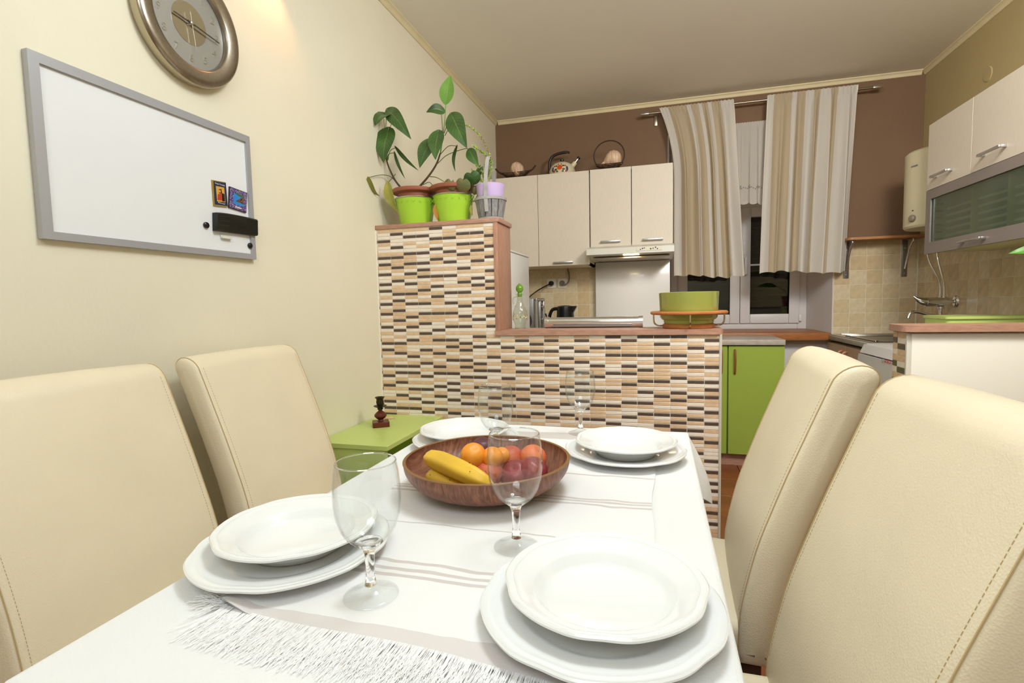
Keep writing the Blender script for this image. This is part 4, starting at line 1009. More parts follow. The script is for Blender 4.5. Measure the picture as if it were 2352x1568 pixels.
# souvenir magnets: quads traced on the board, built as thin plates
def quad_plate(g, name, pts, t0, t1, m, par):
    q = [onb(*p) for p in pts]; b = B(); b.add([(XB+t0, y, z) for y, z in q]+[(XB+t1, y, z) for y, z in q], [(0, 1, 2, 3), (7, 6, 5, 4)]+[(i, (i+1) % 4, (i+1) % 4+4, i+4) for i in range(4)])
    return obj(name, b, m, par)
def zp(x, y): return (460+x/8.714, 400+y/8.714)
y, z = onb(*zp(370, 400))
mg = thing('picture_magnet', 'upright dark blue souvenir magnet with gold edge and small icon', 'magnet', (XB, y, z))
Q = lambda a: [zp(*p) for p in a]
quad_plate(mg, 'gold_backing', Q([(215, 115), (490, 165), (530, 660), (255, 630)]), 0, .004, mat('gold_print', 'A88A3A', .45), mg)
quad_plate(mg, 'blue_panel', Q([(240, 135), (488, 178), (526, 640), (268, 605)]), .004, .0046, mat('navy_print', '27304A', .4), mg)
quad_plate(mg, 'picture_ground', Q([(285, 235), (452, 270), (476, 565), (312, 545)]), .0046, .005, mat('amber_print', 'DCA23C', .45), mg)
quad_plate(mg, 'robe', Q([(405, 380), (455, 400), (466, 548), (415, 545)]), .005, .0054, mat('black_print', '1E1A1C', .5), mg)
quad_plate(mg, 'red_dress', Q([(325, 400), (415, 390), (425, 530), (318, 515)]), .005, .0054, mat('red_dress_print', 'B8412E', .5), mg)
quad_plate(mg, 'hood', Q([(345, 300), (395, 300), (412, 390), (352, 385)]), .005, .0053, mat('dark_brown_print', '4A2A1E', .5), mg)
quad_plate(mg, 'face', Q([(345, 320), (375, 322), (380, 368), (352, 365)]), .0053, .0057, mat('skin_print', 'D9A070', .5), mg)
def txt_on(body, px, size, ang, par, m):
    yy, zz = onb(*px); M_ = frame_M((XB+.0052, yy, zz), (0, math.cos(ang), math.sin(ang)), (0, -math.sin(ang), math.cos(ang))); b = B(); put_text(b, body, size, M_, .0002); o_ = obj('print', b, m, par); return o_
m_wp = mat('white_print', 'E6E2DA', .5)
o_ = txt_on('Gospa Trsatska', zp(365, 205), .0058, -.02, mg, m_wp); o_['kind'] = 'stuff'
o_ = txt_on('Moli za nas!', zp(400, 583), .0055, -.02, mg, m_wp); o_['kind'] = 'stuff'
y, z = onb(*zp(740, 500))
mg2 = thing('picture_magnet', 'purple patterned square souvenir magnet with blue bay picture', 'magnet', (XB, y, z))
quad_plate(mg2, 'dark_backing', Q([(565, 245), (915, 375), (900, 775), (552, 665)]), 0, .0045, mat('dark_plum_edge', '3A2030', .5), mg2)
quad_plate(mg2, 'purple_panel', Q([(572, 262), (908, 385), (894, 760), (560, 655)]), .0045, .0049, mat('purple_speckle_print', '3E2A6E', .5, col2='A08FA8', vs=260, detail=2, cr=(.45, .6)), mg2)
quad_plate(mg2, 'blue_water', Q([(645, 370), (850, 440), (840, 655), (640, 590)]), .0049, .0052, mat('blue_print', '2E86D6', .5), mg2)
quad_plate(mg2, 'green_shore', Q([(645, 365), (850, 438), (800, 470), (740, 440)]), .0052, .0054, mat('green_print', '3E6A3A', .5), mg2)
quad_plate(mg2, 'old_town', Q([(680, 540), (770, 490), (850, 450), (842, 610)]), .0052, .0055, mat('town_print', '8A5A44', .5, col2='2A2A22', vs=300, cr=(.45, .55)), mg2)
quad_plate(mg2, 'picture_caption', Q([(672, 640), (800, 680), (795, 700), (672, 660)]), .0052, .0053, m_wp, mg2)
# eraser
y0, z0_ = onb(*zp(235, 770)); y1, z1_ = onb(*zp(1055, 1235))
er = B()
def ef(u, v):
    a = onb(*zp(240+(1050-240)*u, 770+140*u**1.6)); b_ = onb(*zp(245+(1058-245)*u, 1130+110*u))
    d = .018*(1-.55*math.exp(-((u-.62)/.3)**2)) if v else 0
    return a, b_, d
N_ = 14; vs = []; 
for i in range(N_+1):
    u = i/N_; a, b_, d = ef(u, 1); d = .020-.006*math.sin(u*math.pi)
    vs += [(XB, a[0], a[1]), (XB+d*.8, a[0], a[1]), (XB+d, a[0], a[1]-.004), (XB+d, b_[0], b_[1]+.004), (XB+d*.8, b_[0], b_[1]), (XB, b_[0], b_[1])]
fs = [(i*6+k, i*6+(k+1) % 6, (i+1)*6+(k+1) % 6, (i+1)*6+k) for i in range(N_) for k in range(6)]+[tuple(range(6)), tuple(reversed(range(N_*6, N_*6+6)))]
er.add(vs, fs)
eg = thing('board_eraser', 'black board eraser with curved grip stuck to the board', 'eraser', (XB, (y0+y1)/2, (z0_+z1_)/2))
obj('grip', er, mat('black_rubber', '16150F', .35), eg)
for k in range(3):
    a = onb(*zp(275, 850+85*k)); b_ = onb(*zp(500, 870+85*k)); obj('grip_rib', B().tube([(XB+.0195, a[0], a[1]), (XB+.0172, b_[0], b_[1])], .0009, 6), mat('black_rib', '2A2A26', .4), eg)
a = onb(*zp(395, 1210)); b_ = onb(*zp(595, 1310))
cg = thing('marker_clip', 'small white plastic clip stuck to the board under the eraser', 'clip', (XB, a[0], a[1]))
obj('clip_plate', B().box(XB, XB+.003, a[0], b_[0], b_[1]+.004, a[1], .001), mat('ivory_plastic', 'E2DFD4', .35), cg)
obj('clip_lip', B().box(XB, XB+.010, a[0], b_[0], b_[1], b_[1]+.005, .0015), MT['ivory_plastic'], cg)

# ---- clock
ky_, kz_ = 1.222, 1.926
ck = thing('wall_clock', 'round brushed metal wall clock above the whiteboard', 'clock', (XL, ky_, kz_))
MK = Matrix.Rotation(R_(90), 3, 'Y'); kc = (XL, ky_, kz_)
m_brs = mat('brushed_steel_ring', 'A2988A', .30, metal=1, var=.06, vs=3, st=(1, 40, 40))
obj('case', B().lathe([(.150, .001), (.163, .003), (.1665, .012), (.1665, .030)], 96, kc, MK), mat('satin_case', 'BDB39A', .35, metal=.9), ck)
obj('bezel', B().lathe([(.1665, .030), (.165, .034), (.160, .038), (.150, .0405), (.125, .036), (.121, .032), (.119, .022)], 96, kc, MK), m_brs, ck, angle=60)
m_dial = mat('silver_dial', 'B2B0AA', .42, metal=.6)
obj('dial', B().lathe([(0, .020), (.121, .020)], 96, kc, MK), m_dial, ck)
obj('centre_disc', B().lathe([(0, .0212), (.056, .0212), (.0565, .020)], 64, kc, MK), mat('polished_centre', 'C4BCA4', .24, metal=1), ck)
m_nm = mat('raised_silver_numeral', 'DAD8D4', .2, metal=1)
for h in range(1, 13):
    a = R_(90-30*h); r_n = .094
    # the photograph shows the dial turned slightly
    M_ = frame_M((XL+.0204, ky_+r_n*math.cos(a), kz_+r_n*math.sin(a)), (0, 1, 0), (0, 0, 1)); b = B(); put_text(b, str(h), .030, M_, .0012); obj('numeral', b, m_nm, ck)
def hand(name, px, w, x, m, back=.012):
    q = WX(px[0], px[1], XL+x); d = Vector((0, q.y-ky_, q.z-kz_)); L = d.length; d.normalize(); n_v = Vector((0, -d.z, d.y)); c = Vector((XL+x, ky_, kz_))
    pts = [c-d*back+n_v*w, c-d*back-n_v*w, c+d*L-n_v*w*.8, c+d*L+n_v*w*.8]; b = B(); b.add(pts+[p_+Vector((.001, 0, 0)) for p_ in pts], [(0, 1, 2, 3), (7, 6, 5, 4)]+[(i, (i+1) % 4, (i+1) % 4+4, i+4) for i in range(4)]); obj(name, b, m, ck)
m_hand = mat('dark_steel_hand', '6A6258', .3, metal=1)
hand('hour_hand', (398, 25), .0022, .0265, m_hand); hand('minute_hand', (504, 100), .0020, .0285, m_hand); hand('second_hand', (452, 120), .0006, .0305, m_nm, .03)
obj('hand_hub', B().lathe([(.005, .020), (.005, .0315), (.003, .033), (0, .033)], 20, kc, MK), m_chr, ck)
obj('cover_glass', B().lathe([(0, .0335), (.1205, .0335)], 64, kc, MK), thin_glass('clock_glass', 'FFFFFF', 0, .8), ck)

# ================================================================ GREEN CORNER CABINET, CANDLESTICK, SHELL
gt = thing('corner_cabinet', 'low lime green corner cabinet beside the tiled partition', 'cabinet', (-1.13, 1.95, 0))
gx1, gy0 = -.972, 1.70
m_limd = mat('dark_green_inside', '3E5A1E', .6)
obj('top_board', B().box(XL+.002, gx1, gy0, YP-.004, .582, .600, .001, 1), m_lime, gt)
obj('side_panel', B().box(XL+.004, gx1-.012, gy0+.004, gy0+.022, 0, .582), m_lime, gt)
obj('side_panel', B().box(XL+.004, gx1-.012, YP-.026, YP-.008, 0, .582), m_lime, gt)
obj('back_panel', B().box(XL+.004, XL+.014, gy0+.022, YP-.026, 0, .582), m_lime, gt)
obj('shelf', B().box(XL+.014, gx1-.03, gy0+.022, YP-.026, .28, .298), m_lime, gt)
obj('bottom_board', B().box(XL+.014, gx1-.03, gy0+.022, YP-.026, .02, .038), m_lime, gt)
cq = WZ(875, 978, .6); cxx, cyy = cq.x, cq.y
cs = thing('candlestick', 'small wooden candlestick with dark bronze cup on green cabinet', 'candlestick', (cxx, cyy, .6))
m_red = mat('red_brown_wood', '5E2418', .3, var=.15, vs=20); m_bro = mat('dark_bronze', '3E3424', .45, metal=.7, var=.3, vs=60)
rz = Matrix.Rotation(R_(33), 3, 'Z')
obj('base_block', B().box(cxx-.035, cxx+.035, cyy-.035, cyy+.035, .6005, .622, .0015, 1, rot=rz), m_red, cs)
obj('turned_stem', B().lathe([(.016, .6218), (.011, .626), (.010, .629), (.018, .635), (.0262, .644), (.0262, .651), (.018, .661), (.0085, .668), (.0085, .672), (0, .672)], 32, (cxx, cyy, 0)), m_red, cs)
obj('drip_dish', B().lathe([(.008, .671), (.013, .676), (.011, .681), (.026, .687), (.0285, .690), (.024, .6895), (.010, .688), (0, .688)], 32, (cxx, cyy, 0)), m_bro, cs)
obj('candle_cup', B().lathe([(.011, .688), (.014, .695), (.0165, .706), (.0145, .716), (.015, .721), (.021, .727), (.0195, .7285), (.012, .726), (.011, .70), (0, .70)], 32, (cxx, cyy, 0), rad=lambda t, i: 1+(.05*math.cos(8*t) if i > 3 else 0)), m_bro, cs)
def shell_mesh(c, L, r, rot, ridges=11):
    """sea snail shell: pointed spire at local -x, swollen ribbed body whorl, open lip below"""
    b = B(); P = []
    key = [(-.50, .0), (-.47, .05), (-.42, .10), (-.40, .09), (-.34, .20), (-.31, .19), (-.22, .46), (-.10, .76), (.04, .96), (.18, 1.0), (.32, .88), (.42, .62), (.48, .30), (.50, 0)]
    K = spline([(x, y, 0) for x, y in key], 5); n_ = len(K)
    for i, q in enumerate(K): P.append((max(0, q.y)*r*(1+.018*math.cos(2*math.pi*ridges*i/n_)) if 0 < i < n_-1 else 0, q.x*L))
    Mx = rot @ Matrix.Rotation(R_(90), 3, 'Y')
    b.lathe(P, 40, c, Mx, rad=lambda t, i: 1+.05*math.cos(t-.4)+.03*math.cos(2*t))
    return b
sq = WZ(892, 962, .602)
b = B()
for i in range(9):                                  # fan shaped scallop
    a0, a1 = R_(-70+140*i/9), R_(-70+140*(i+1)/9); am = (a0+a1)/2; rr_ = .024
    pts = [sq, sq+Vector((math.sin(a0)*rr_, math.cos(a0)*rr_, .003)), sq+Vector((math.sin(am)*rr_*1.12, math.cos(am)*rr_*1.12, .0055)), sq+Vector((math.sin(a1)*rr_, math.cos(a1)*rr_, .003))]
    b.add([p_+Vector((0, 0, .0015)) for p_ in pts]+[Vector((p_.x, p_.y, .6005)) for p_ in pts], [(0, 1, 2), (0, 2, 3), (4, 6, 5), (4, 7, 6), (1, 5, 6, 2), (2, 6, 7, 3), (0, 4, 5, 1), (0, 3, 7, 4)])
obj('scallop_shell', b, mat('pink_beige_shell', 'D8B48C', .5, var=.15, vs=60), None, 'small beige scallop shell lying behind the candlestick', 'shell', base=sq)

# ================================================================ ON TOP OF THE CUPBOARDS
m_shl = mat('ribbed_shell', 'E6CDB0', .45, col2='B98A6C', vs=16, st=(6, 1, 1), detail=3)
m_wick = mat('dark_wicker', '3A2616', .6)
ZT = 2.0705
def wire_basket(name, label, cx_, cy_, half, hgt, handle):
    g = thing(name, label, 'basket', (cx_, cy_, ZT), 'wicker baskets on the cupboards')
    n_ = 0
    for k in range(7):                              # rounds of the dish
        t = k/6; rx = half*(.35+.65*t); ry = .055*(.4+.6*t); z = ZT+.004+hgt*t**1.5
        o_ = obj('weave_round', B().tube([(cx_+rx*math.cos(a*math.pi/14), cy_+ry*math.sin(a*math.pi/14), z+.35*hgt*t*math.cos(a*math.pi/14)**2) for a in range(28)]+[(cx_+rx, cy_, z+.35*hgt*t)], .0028, 6, caps=False), m_wick, g)
    for k in range(12):
        a = 2*math.pi*k/12; obj('rib', B().tube([(cx_+half*(.3+.7*t)*math.cos(a), cy_+.055*(.35+.65*t)*math.sin(a), ZT+.003+hgt*t**1.5+.35*hgt*t*math.cos(a)**2) for t in (0, .25, .5, .75, 1)], .0022, 5), m_wick, g)
    obj('basket_floor', B().lathe([(0, .0012), (.36, .0012), (.36, .004), (0, .004)], 24, (cx_, cy_, ZT), Matrix.Diagonal((half, .06, 1)).to_3x3()), m_wick, g)
    if handle == 'hoop':
        obj('hoop_handle', B().tube([(cx_+(half+.012)*math.cos(R_(a)), cy_, ZT+.112+.105*math.sin(R_(a))) for a in range(-35, 216, 8)], .0048, 8), m_wick, g)
    else:
        for s in (-1, 1): obj('twig_handle', B().tube(spline([(cx_+s*half*.62, cy_, ZT+hgt*.7), (cx_+s*half*.9, cy_, ZT+hgt*1.35), (cx_+s*half*1.18, cy_, ZT+hgt*1.75), (cx_+s*half*1.42, cy_, ZT+hgt*2.55)], 5), [.008]*9+[.0065]*7, 8), m_wick, g)
yc_ = 3.93
wq = lambda u, v: WY(u, v, yc_)
wire_basket('wicker_basket', 'shallow dark wicker basket with twig handles in the wall corner', wq(1184, 390).x, yc_, .112, .036, 'twig')
sc = wq(1184, 385); obj('sea_shell', shell_mesh((sc.x+.002, yc_, ZT+.066), .125, .058, Matrix.Rotation(R_(-28), 3, 'Z') @ Matrix.Rotation(R_(-18), 3, 'Y')), m_shl, None, 'striped spiral sea shell in the shallow corner basket', 'shell', base=(sc.x, yc_, ZT+.01))
wire_basket('wicker_basket', 'dark wicker basket with a round hoop handle above the hood', wq(1399, 375).x, yc_, .098, .034, 'hoop')
sc = wq(1400, 370); obj('sea_shell', shell_mesh((sc.x+.008, yc_, ZT+.078), .165, .060, Matrix.Rotation(R_(-24), 3, 'Y') @ Matrix.Rotation(R_(12), 3, 'Z')), m_shl, None, 'large pale spiral sea shell in the hoop handled basket', 'shell', base=(sc.x, yc_, ZT+.01))
tx_, ty_ = WY(1291, 380, 4.07).x, 4.07
tk = thing('enamel_kettle', 'cream enamel whistling kettle with painted flowers on the cupboard', 'kettle', (tx_, ty_, ZT))
m_en = mat('cream_enamel', 'DCD2B0', .25, coat=.3)
pr = [(0, 0), (.078, 0), (.088, .006), (.101, .040), (.100, .066), (.088, .095), (.066, .116), (.040, .126), (.034, .128), (.03, .131), (0, .134)]
obj('kettle_body', B().lathe(pr, 48, (tx_, ty_, ZT)), m_en, tk, angle=50)
obj('lid_knob', B().lathe([(.006, .130), (.006, .137), (.0135, .141), (.0145, .150), (.010, .154), (0, .154)], 24, (tx_, ty_, ZT)), m_blk, tk)
obj('spout', B().tube([(tx_+.07, ty_, ZT+.085), (tx_+.105, ty_, ZT+.122)], [.021, .0155], 18), m_en, tk)
obj('spout_sleeve', B().tube([(tx_+.103, ty_, ZT+.120), (tx_+.125, ty_, ZT+.146)], [.0105, .0095], 16), m_chr, tk)
obj('whistle', B().lathe([(.008, 0), (.013, .004), (.013, .016), (.006, .02), (0, .02)], 14, (tx_+.123, ty_, ZT+.144), Matrix.Rotation(R_(40), 3, 'Y')), m_blk, tk)
obj('handle', B().tube(spline([(tx_-.098, ty_, ZT+.05), (tx_-.100, ty_, ZT+.10), (tx_-.094, ty_, ZT+.150), (tx_-.070, ty_, ZT+.184), (tx_-.02, ty_, ZT+.200), (tx_+.04, ty_, ZT+.205), (tx_+.058, ty_, ZT+.196)], 6), [.010]*6+[.0115]*12+[.0105]*12+[.008]*7, 10), mat('dark_brown_bakelite', '2A1E16', .35), tk)
def kr(z):
    for (r0, z0a), (r1, z1a) in zip(pr, pr[1:]):
        if z0a <= z <= z1a: return r0+(r1-r0)*(z-z0a)/(z1a-z0a+1e-9)
    return .1
def blob(dx, z, rx, rz_, m, nm):
    R0 = kr(z); a = math.asin(max(-1, min(1, dx/R0))); b = B()
    def f(u, v):
        t = 2*math.pi*u; q = v; aa = a+(rx*q*math.cos(t))/R0; zz = z+rz_*q*math.sin(t); rr_ = kr(zz)+.0012
        return (tx_+rr_*math.sin(aa), ty_-rr_*math.cos(aa), ZT+zz)
    b.grid(f, 12, 3); b.uv = None; obj(nm, b, m, tk)
mo_ = mat('orange_paint', 'D8501C', .4); mbl = mat('blue_paint', '3A4468', .4); mgr = mat('olive_paint', '4E4A1C', .4); mre = mat('red_paint', 'A83A22', .4)
blob(-.002, .072, .021, .020, mo_, 'painted_flower')
for s in (-1, 1):
    blob(s*.055-.002, .062, .009, .020, mbl, 'painted_leaf'); blob(s*.030-.002, .056, .012, .008, mgr, 'painted_leaf'); blob(s*.026-.002, .084, .008, .007, mgr, 'painted_leaf'); blob(s*.040-.002, .084, .007, .006, mre, 'painted_flower'); blob(s*.047, .044, .011, .008, mre, 'painted_flower'); blob(s*.022, .042, .010, .006, mgr, 'painted_leaf'); blob(s*.012-.002, .097, .006, .005, mre, 'painted_flower')

# ================================================================ PLANTS ON THE PARTITION
m_leaf = leaf_mat('dark_green_leaf', '2E4A20', '4A6A30')
m_leafb = leaf_mat('fresh_green_leaf', '5C8C30', '749E42', vein='9EBE62')
m_leafy = leaf_mat('yellowing_leaf', '7E8430', 'A8A048', .5, 'B8B068')
m_leafo = mat('withered_orange_leaf', 'A8682A', .6, col2='C89038', vs=14)
m_leafr = mat('bronze_begonia_leaf', '5E6A3C', .4, col2='8A6A4A', vs=9)
m_stem = mat('green_stem', '5A6A2C', .5, var=.2, vs=20); m_stemb = mat('brown_stem', '4E3E22', .6, var=.3, vs=30)
m_terr = mat('terracotta_plastic', '9A5A42', .5); m_buck = mat('lime_metal_bucket', 'A6D03A', .3, spec=.5); m_soil = mat('dark_soil', '2A2018', .95, bump=.6, bs=90)
ZS = 1.502
def zq(x, y): return (800+x/3.734, 140+y/3.734)
def pt(x, y, yd):
    u, v = zq(x, y); q = WY(u, v, yd)
    return q if q.x > XL+.014 else WX(u, v, XL+.014)      # leaves lean on the wall, never through it
def leaf(par, bs, tp, w, m, yd, side=0.0, bow=.18, heart=.5, dy=0.0, roll=0.0, fold=.22):
    """leaf blade from base to tip, both zoom pixels on the plane y=yd; dy tips the far end towards the camera"""
    a = pt(bs[0], bs[1], yd); c = pt(tp[0], tp[1], yd-dy); d = c-a; L = d.length; d.normalize()
    nrm = Vector((0, -1, 0)); nrm = (nrm-d*nrm.dot(d)).normalized(); s = d.cross(nrm)
    q = Matrix.Rotation(roll, 3, d); nrm = q@nrm; s = q@s
    W = w/3.734/F*yd*.55
    def f(u, v):
        t = v; x = (u-.5)*2
        sh = (math.sin(math.pi*min(1, t)**(.62+.25*(1-heart)))**(.85))*(1-.25*t)*1.12 if 0 < t < 1 else 0
        back = -.14*L*heart*abs(x)**1.3*(1-t)**6
        p_ = a+d*(t*L+back)+s*(x*W*max(sh, .015)+side*L*math.sin(math.pi*t)*.25)
        return tuple(p_+nrm*(bow*L*math.sin(math.pi*t)*.6+fold*abs(x)*W*sh-.5*fold*W*sh+.012*W*math.cos(x*20)*sh))
    b = B().grid(f, 12, 20)
    return obj('leaf', b, m, par, angle=80)
def petiole(b, pts, yd, r=.0022, r2=None):
    P = spline([pt(x, y, yd) for x, y in pts], 5); n_ = len(P); r2 = r2 or r*.8
    b.tube(P, [r+(r2-r)*i/(n_-1) for i in range(n_)], 8)
def bucket(name, label, cx_, cy_):
    g = thing(name, label, 'potted plant', (cx_, cy_, ZS), 'plants in lime buckets')
    c = (cx_, cy_, ZS)
    bk_ = obj('bucket', B().lathe([(0, .002), (.072, .002), (.0735, 0), (.094, .120), (.0965, .122), (.0965, .1245), (.0945, .126), (.092, .122), (.071, .006), (0, .006)], 56, c), m_buck, g)
    obj('bucket_rim', B().lathe([(.0965, .122), (.0985, .124), (.0975, .1265), (.0945, .126)], 56, c, close=True), m_alu, bk_)
    for s in (-1, 1): obj('bucket_handle', B().tube(spline([(cx_+s*.089, cy_-.022, ZS+.098), (cx_+s*.108, cy_-.02, ZS+.120), (cx_+s*.116, cy_, ZS+.130), (cx_+s*.108, cy_+.02, ZS+.120), (cx_+s*.089, cy_+.022, ZS+.098)], 5), .0022, 8), m_buck, bk_)
    em = B()
    for k in range(7):
        a = R_(-150+20*k); r0 = .0925
        for s in (-1, 1): em.tube([(cx_+r0*math.cos(a)+.0, cy_+r0*math.sin(a), ZS+.098), (cx_+(r0+.001)*math.cos(a+s*.06), cy_+(r0+.001)*math.sin(a+s*.06), ZS+.106)], .0010, 5)
    o_ = obj('embossed_pattern', em, m_buck, bk_); o_['kind'] = 'stuff'
    pot_ = obj('inner_pot', B().lathe([(0, .02), (.068, .02), (.084, .145), (.106, .152), (.109, .158), (.109, .166), (.106, .169), (.099, .168), (.093, .150), (0, .150)], 56, c), m_terr, g)
    obj('soil', B().lathe([(0, .156), (.06, .154), (.0935, .151)], 32, c), m_soil, g)
    return g
y1_ = 2.315
b1x = (WY(913, 460, y1_).x+WY(995, 455, y1_).x)/2; b2x = (WY(1000, 450, y1_).x+WY(1084, 446, y1_).x)/2; b3x = WY(1127, 470, 2.30).x
p1 = bucket('potted_plant', 'tall leafy plant in the lime bucket nearest the left wall', b1x+.002, y1_)
sA = B(); petiole(sA, [(462, 1100), (400, 1020), (345, 905), (325, 835)], y1_, .0052, .0036); obj('stem', sA, m_stemb, p1)
sB = B(); petiole(sB, [(600, 1090), (690, 985), (755, 885), (790, 790)], y1_, .0056, .004); obj('stem', sB, m_stemb, p1)
sh_ = B(); petiole(sh_, [(790, 790), (812, 640), (830, 480), (835, 362)], y1_, .0034, .0018); obj('stem', sh_, m_leafb, p1)
for ps in ([(330, 850), (335, 720), (320, 600), (328, 485)], [(330, 850), (345, 640), (380, 500)], [(325, 840), (310, 600), (305, 500)], [(340, 850), (360, 770), (410, 742)], [(335, 860), (345, 800), (400, 786)],
           [(405, 1030), (350, 985), (270, 978), (178, 998)], [(405, 970), (370, 1010), (338, 1048)], [(810, 640), (805, 540), (798, 445)], [(822, 620), (850, 540), (885, 462)], [(828, 640), (860, 580), (890, 520)],
           [(790, 800), (860, 730), (935, 730)], [(765, 880), (850, 805), (1000, 752), (1038, 765)], [(750, 840), (742, 780), (745, 700)], [(640, 1060), (700, 1042), (745, 1120), (755, 1240)], [(700, 990), (760, 1000), (830, 1040)]):
    b = B(); petiole(b, ps, y1_, .0020, .0014); obj('petiole', b, m_stem, p1)
leaf(p1, (322, 455), (232, 555), 150, m_leaf, y1_-.01, heart=.9, dy=.03, bow=.3)
leaf(p1, (338, 425), (540, 672), 125, m_leaf, y1_-.01, bow=.3, dy=.03, side=-.25)
leaf(p1, (340, 600), (302, 875), 182, m_leaf, y1_-.02, heart=1, dy=.03)
leaf(p1, (408, 740), (603, 940), 42, m_leaf, y1_, bow=.15, side=-.1, roll=.5)
leaf(p1, (398, 785), (488, 1012), 46, m_leaf, y1_, bow=.2, side=-.45, roll=.6)
leaf(p1, (175, 1000), (270, 1160), 64, m_leafy, y1_-.01, bow=.2, side=.3)
leaf(p1, (338, 1045), (425, 1300), 88, m_leafy, y1_-.05, bow=.2, side=.15)
leaf(p1, (835, 368), (876, 122), 128, m_leafb, y1_, heart=.3, bow=.1)
leaf(p1, (818, 432), (668, 440), 84, m_leaf, y1_-.005, heart=.8, bow=.35, side=.35, dy=.03)
leaf(p1, (884, 458), (1018, 748), 160, m_leaf, y1_-.015, heart=.4, bow=.25, dy=.04, side=-.1)
leaf(p1, (770, 615), (748, 848), 138, m_leaf, y1_-.03, heart=.9, dy=.03)
leaf(p1, (705, 690), (612, 918), 130, m_leaf, y1_-.02, heart=.9, dy=.03)
leaf(p1, (935, 730), (918, 950), 46, m_leaf, y1_, bow=.1, side=.35, roll=.5)
leaf(p1, (1035, 760), (1120, 905), 92, m_leaf, y1_-.01, bow=.2, dy=.02)
leaf(p1, (750, 1235), (768, 1368), 54, m_leafo, y1_-.055, bow=.1)
p2 = bucket('potted_plant', 'low round-leaved plant in the middle lime bucket', b2x, y1_)
for ps in ([(905, 1130), (900, 1060), (900, 1020)], [(960, 1130), (990, 1060), (985, 1010)], [(1000, 1120), (1060, 1060), (1110, 1010)], [(1040, 1130), (1090, 1090), (1130, 1080)]):
    b = B(); petiole(b, ps, y1_-.03, .0024, .0018); obj('petiole', b, m_stemb, p2)
def round_leaf(par, c, w, h, m, yd, tilt, rz_=0):
    cc = pt(c[0], c[1], yd); W = w/3.734/F*yd*.5; H = h/3.734/F*yd*.5
    M3 = Matrix.Rotation(rz_, 3, 'Y') @ Matrix.Rotation(tilt, 3, 'X')
    def f(u, v):
        a = 2*math.pi*u; r = v; k = 1-.35*math.exp(-((math.pi-abs(a-math.pi))/.25)**2)
        q = Vector((W*r*k*math.sin(a), -.010*(1-r*r)-.0012*math.cos(9*a)*r, H*r*k*math.cos(a)/max(.25, math.cos(tilt))))
        return tuple(cc+M3@q)
    b = B().grid(f, 28, 5); b.uv = None; obj('leaf', b, m, par, angle=80)
round_leaf(p2, (870, 1065), 118, 108, m_leafr, y1_-.085, .3, .5); round_leaf(p2, (985, 1062), 145, 120, m_leafr, y1_-.09, .35, .2); round_leaf(p2, (1062, 1002), 160, 118, m_leaf, y1_-.06, .4, -.2); round_leaf(p2, (1085, 1105), 60, 80, m_leafr, y1_-.03, .2, .6)
round_leaf(p2, (1120, 950), 60, 130, m_leaf, y1_-.02, .2, .6)
b = B(); petiole(b, [(1050, 1100), (1055, 1200), (1065, 1320)], y1_-.03, .0018); obj('petiole', b, m_stemb, p2)
leaf(p2, (1055, 1240), (1062, 1335), 26, m_leafy, y1_-.04)
# basket with lilac pot
y3 = 2.30
p3 = thing('potted_plant', 'trailing plant in lilac pot set in a grey wooden basket', 'potted plant', (b3x, y3, ZS))
m_slatw = mat('grey_weathered_wood', '8A8886', .75, var=.3, vs=10, st=(20, 20, 3), detail=6)
bk3 = obj('basket_shell', B().lathe([(0, .001), (.051, .001), (.053, .012), (.067, .098), (.064, .098), (.05, .014), (0, .012)], 40, (b3x, y3, ZS)), mat('dark_grey_wood', '5E5C5A', .8), p3)
sl3 = None
for k in range(13):
    a = 2*math.pi*k/13; w = .0145
    b = B(); ca, sa = math.cos(a), math.sin(a)
    def pp(r, t, z): return (b3x+r*ca-t*sa, y3+r*sa+t*ca, ZS+z)
    b.add([pp(.0535, -w*.82, .012), pp(.0535, w*.82, .012), pp(.0680, w, .096), pp(.0680, -w, .096), pp(.0565, -w*.82, .012), pp(.0565, w*.82, .012), pp(.0710, w, .096), pp(.0710, -w, .096)], [(0, 1, 2, 3), (7, 6, 5, 4), (0, 4, 5, 1), (1, 5, 6, 2), (2, 6, 7, 3), (3, 7, 4, 0)])
    obj('slat', b, m_slatw, p3)
obj('hoop', B().lathe([(.0695, .086), (.0735, .087), (.0740, .098), (.070, .100)], 40, (b3x, y3, ZS), close=True), mat('pale_grey_wood', 'A8A4A0', .7, var=.2, vs=20), p3)
obj('hoop', B().lathe([(.0545, .001), (.0585, .001), (.0600, .010), (.056, .011)], 40, (b3x, y3, ZS), close=True), MT['pale_grey_wood'], p3)
hp = [(b3x, y3-.072*math.cos(R_(a)), ZS+.085+.205*math.sin(R_(a))) for a in range(0, 181, 10)]
hp = [(b3x+.004, y3-.074, ZS+.03)]+hp+[(b3x, y3+.074, ZS+.03)]
hb = B(); n_ = len(hp)
vs = []
for (x, yy, z) in hp: vs += [(x-.0085, yy, z), (x+.0085, yy, z), (x+.0085, yy+.0, z+.004), (x-.0085, yy, z+.004)]
for i, (x, yy, z) in enumerate(hp):
    t = i/(n_-1); o2 = Vector((0, math.cos(math.pi*t), -math.sin(math.pi*t)))*.0035
    vs[i*4:i*4+4] = [(x-.0085, yy, z), (x+.0085, yy, z), (x+.0085, yy+o2.y, z+o2.z), (x-.0085, yy+o2.y, z+o2.z)]
hb.add(vs, [(i*4+k, i*4+(k+1) % 4, (i+1)*4+(k+1) % 4, (i+1)*4+k) for i in range(n_-1) for k in range(4)]+[(0, 1, 2, 3), ((n_-1)*4+3, (n_-1)*4+2, (n_-1)*4+1, (n_-1)*4)])
obj('basket_handle', hb, MT['pale_grey_wood'], p3)
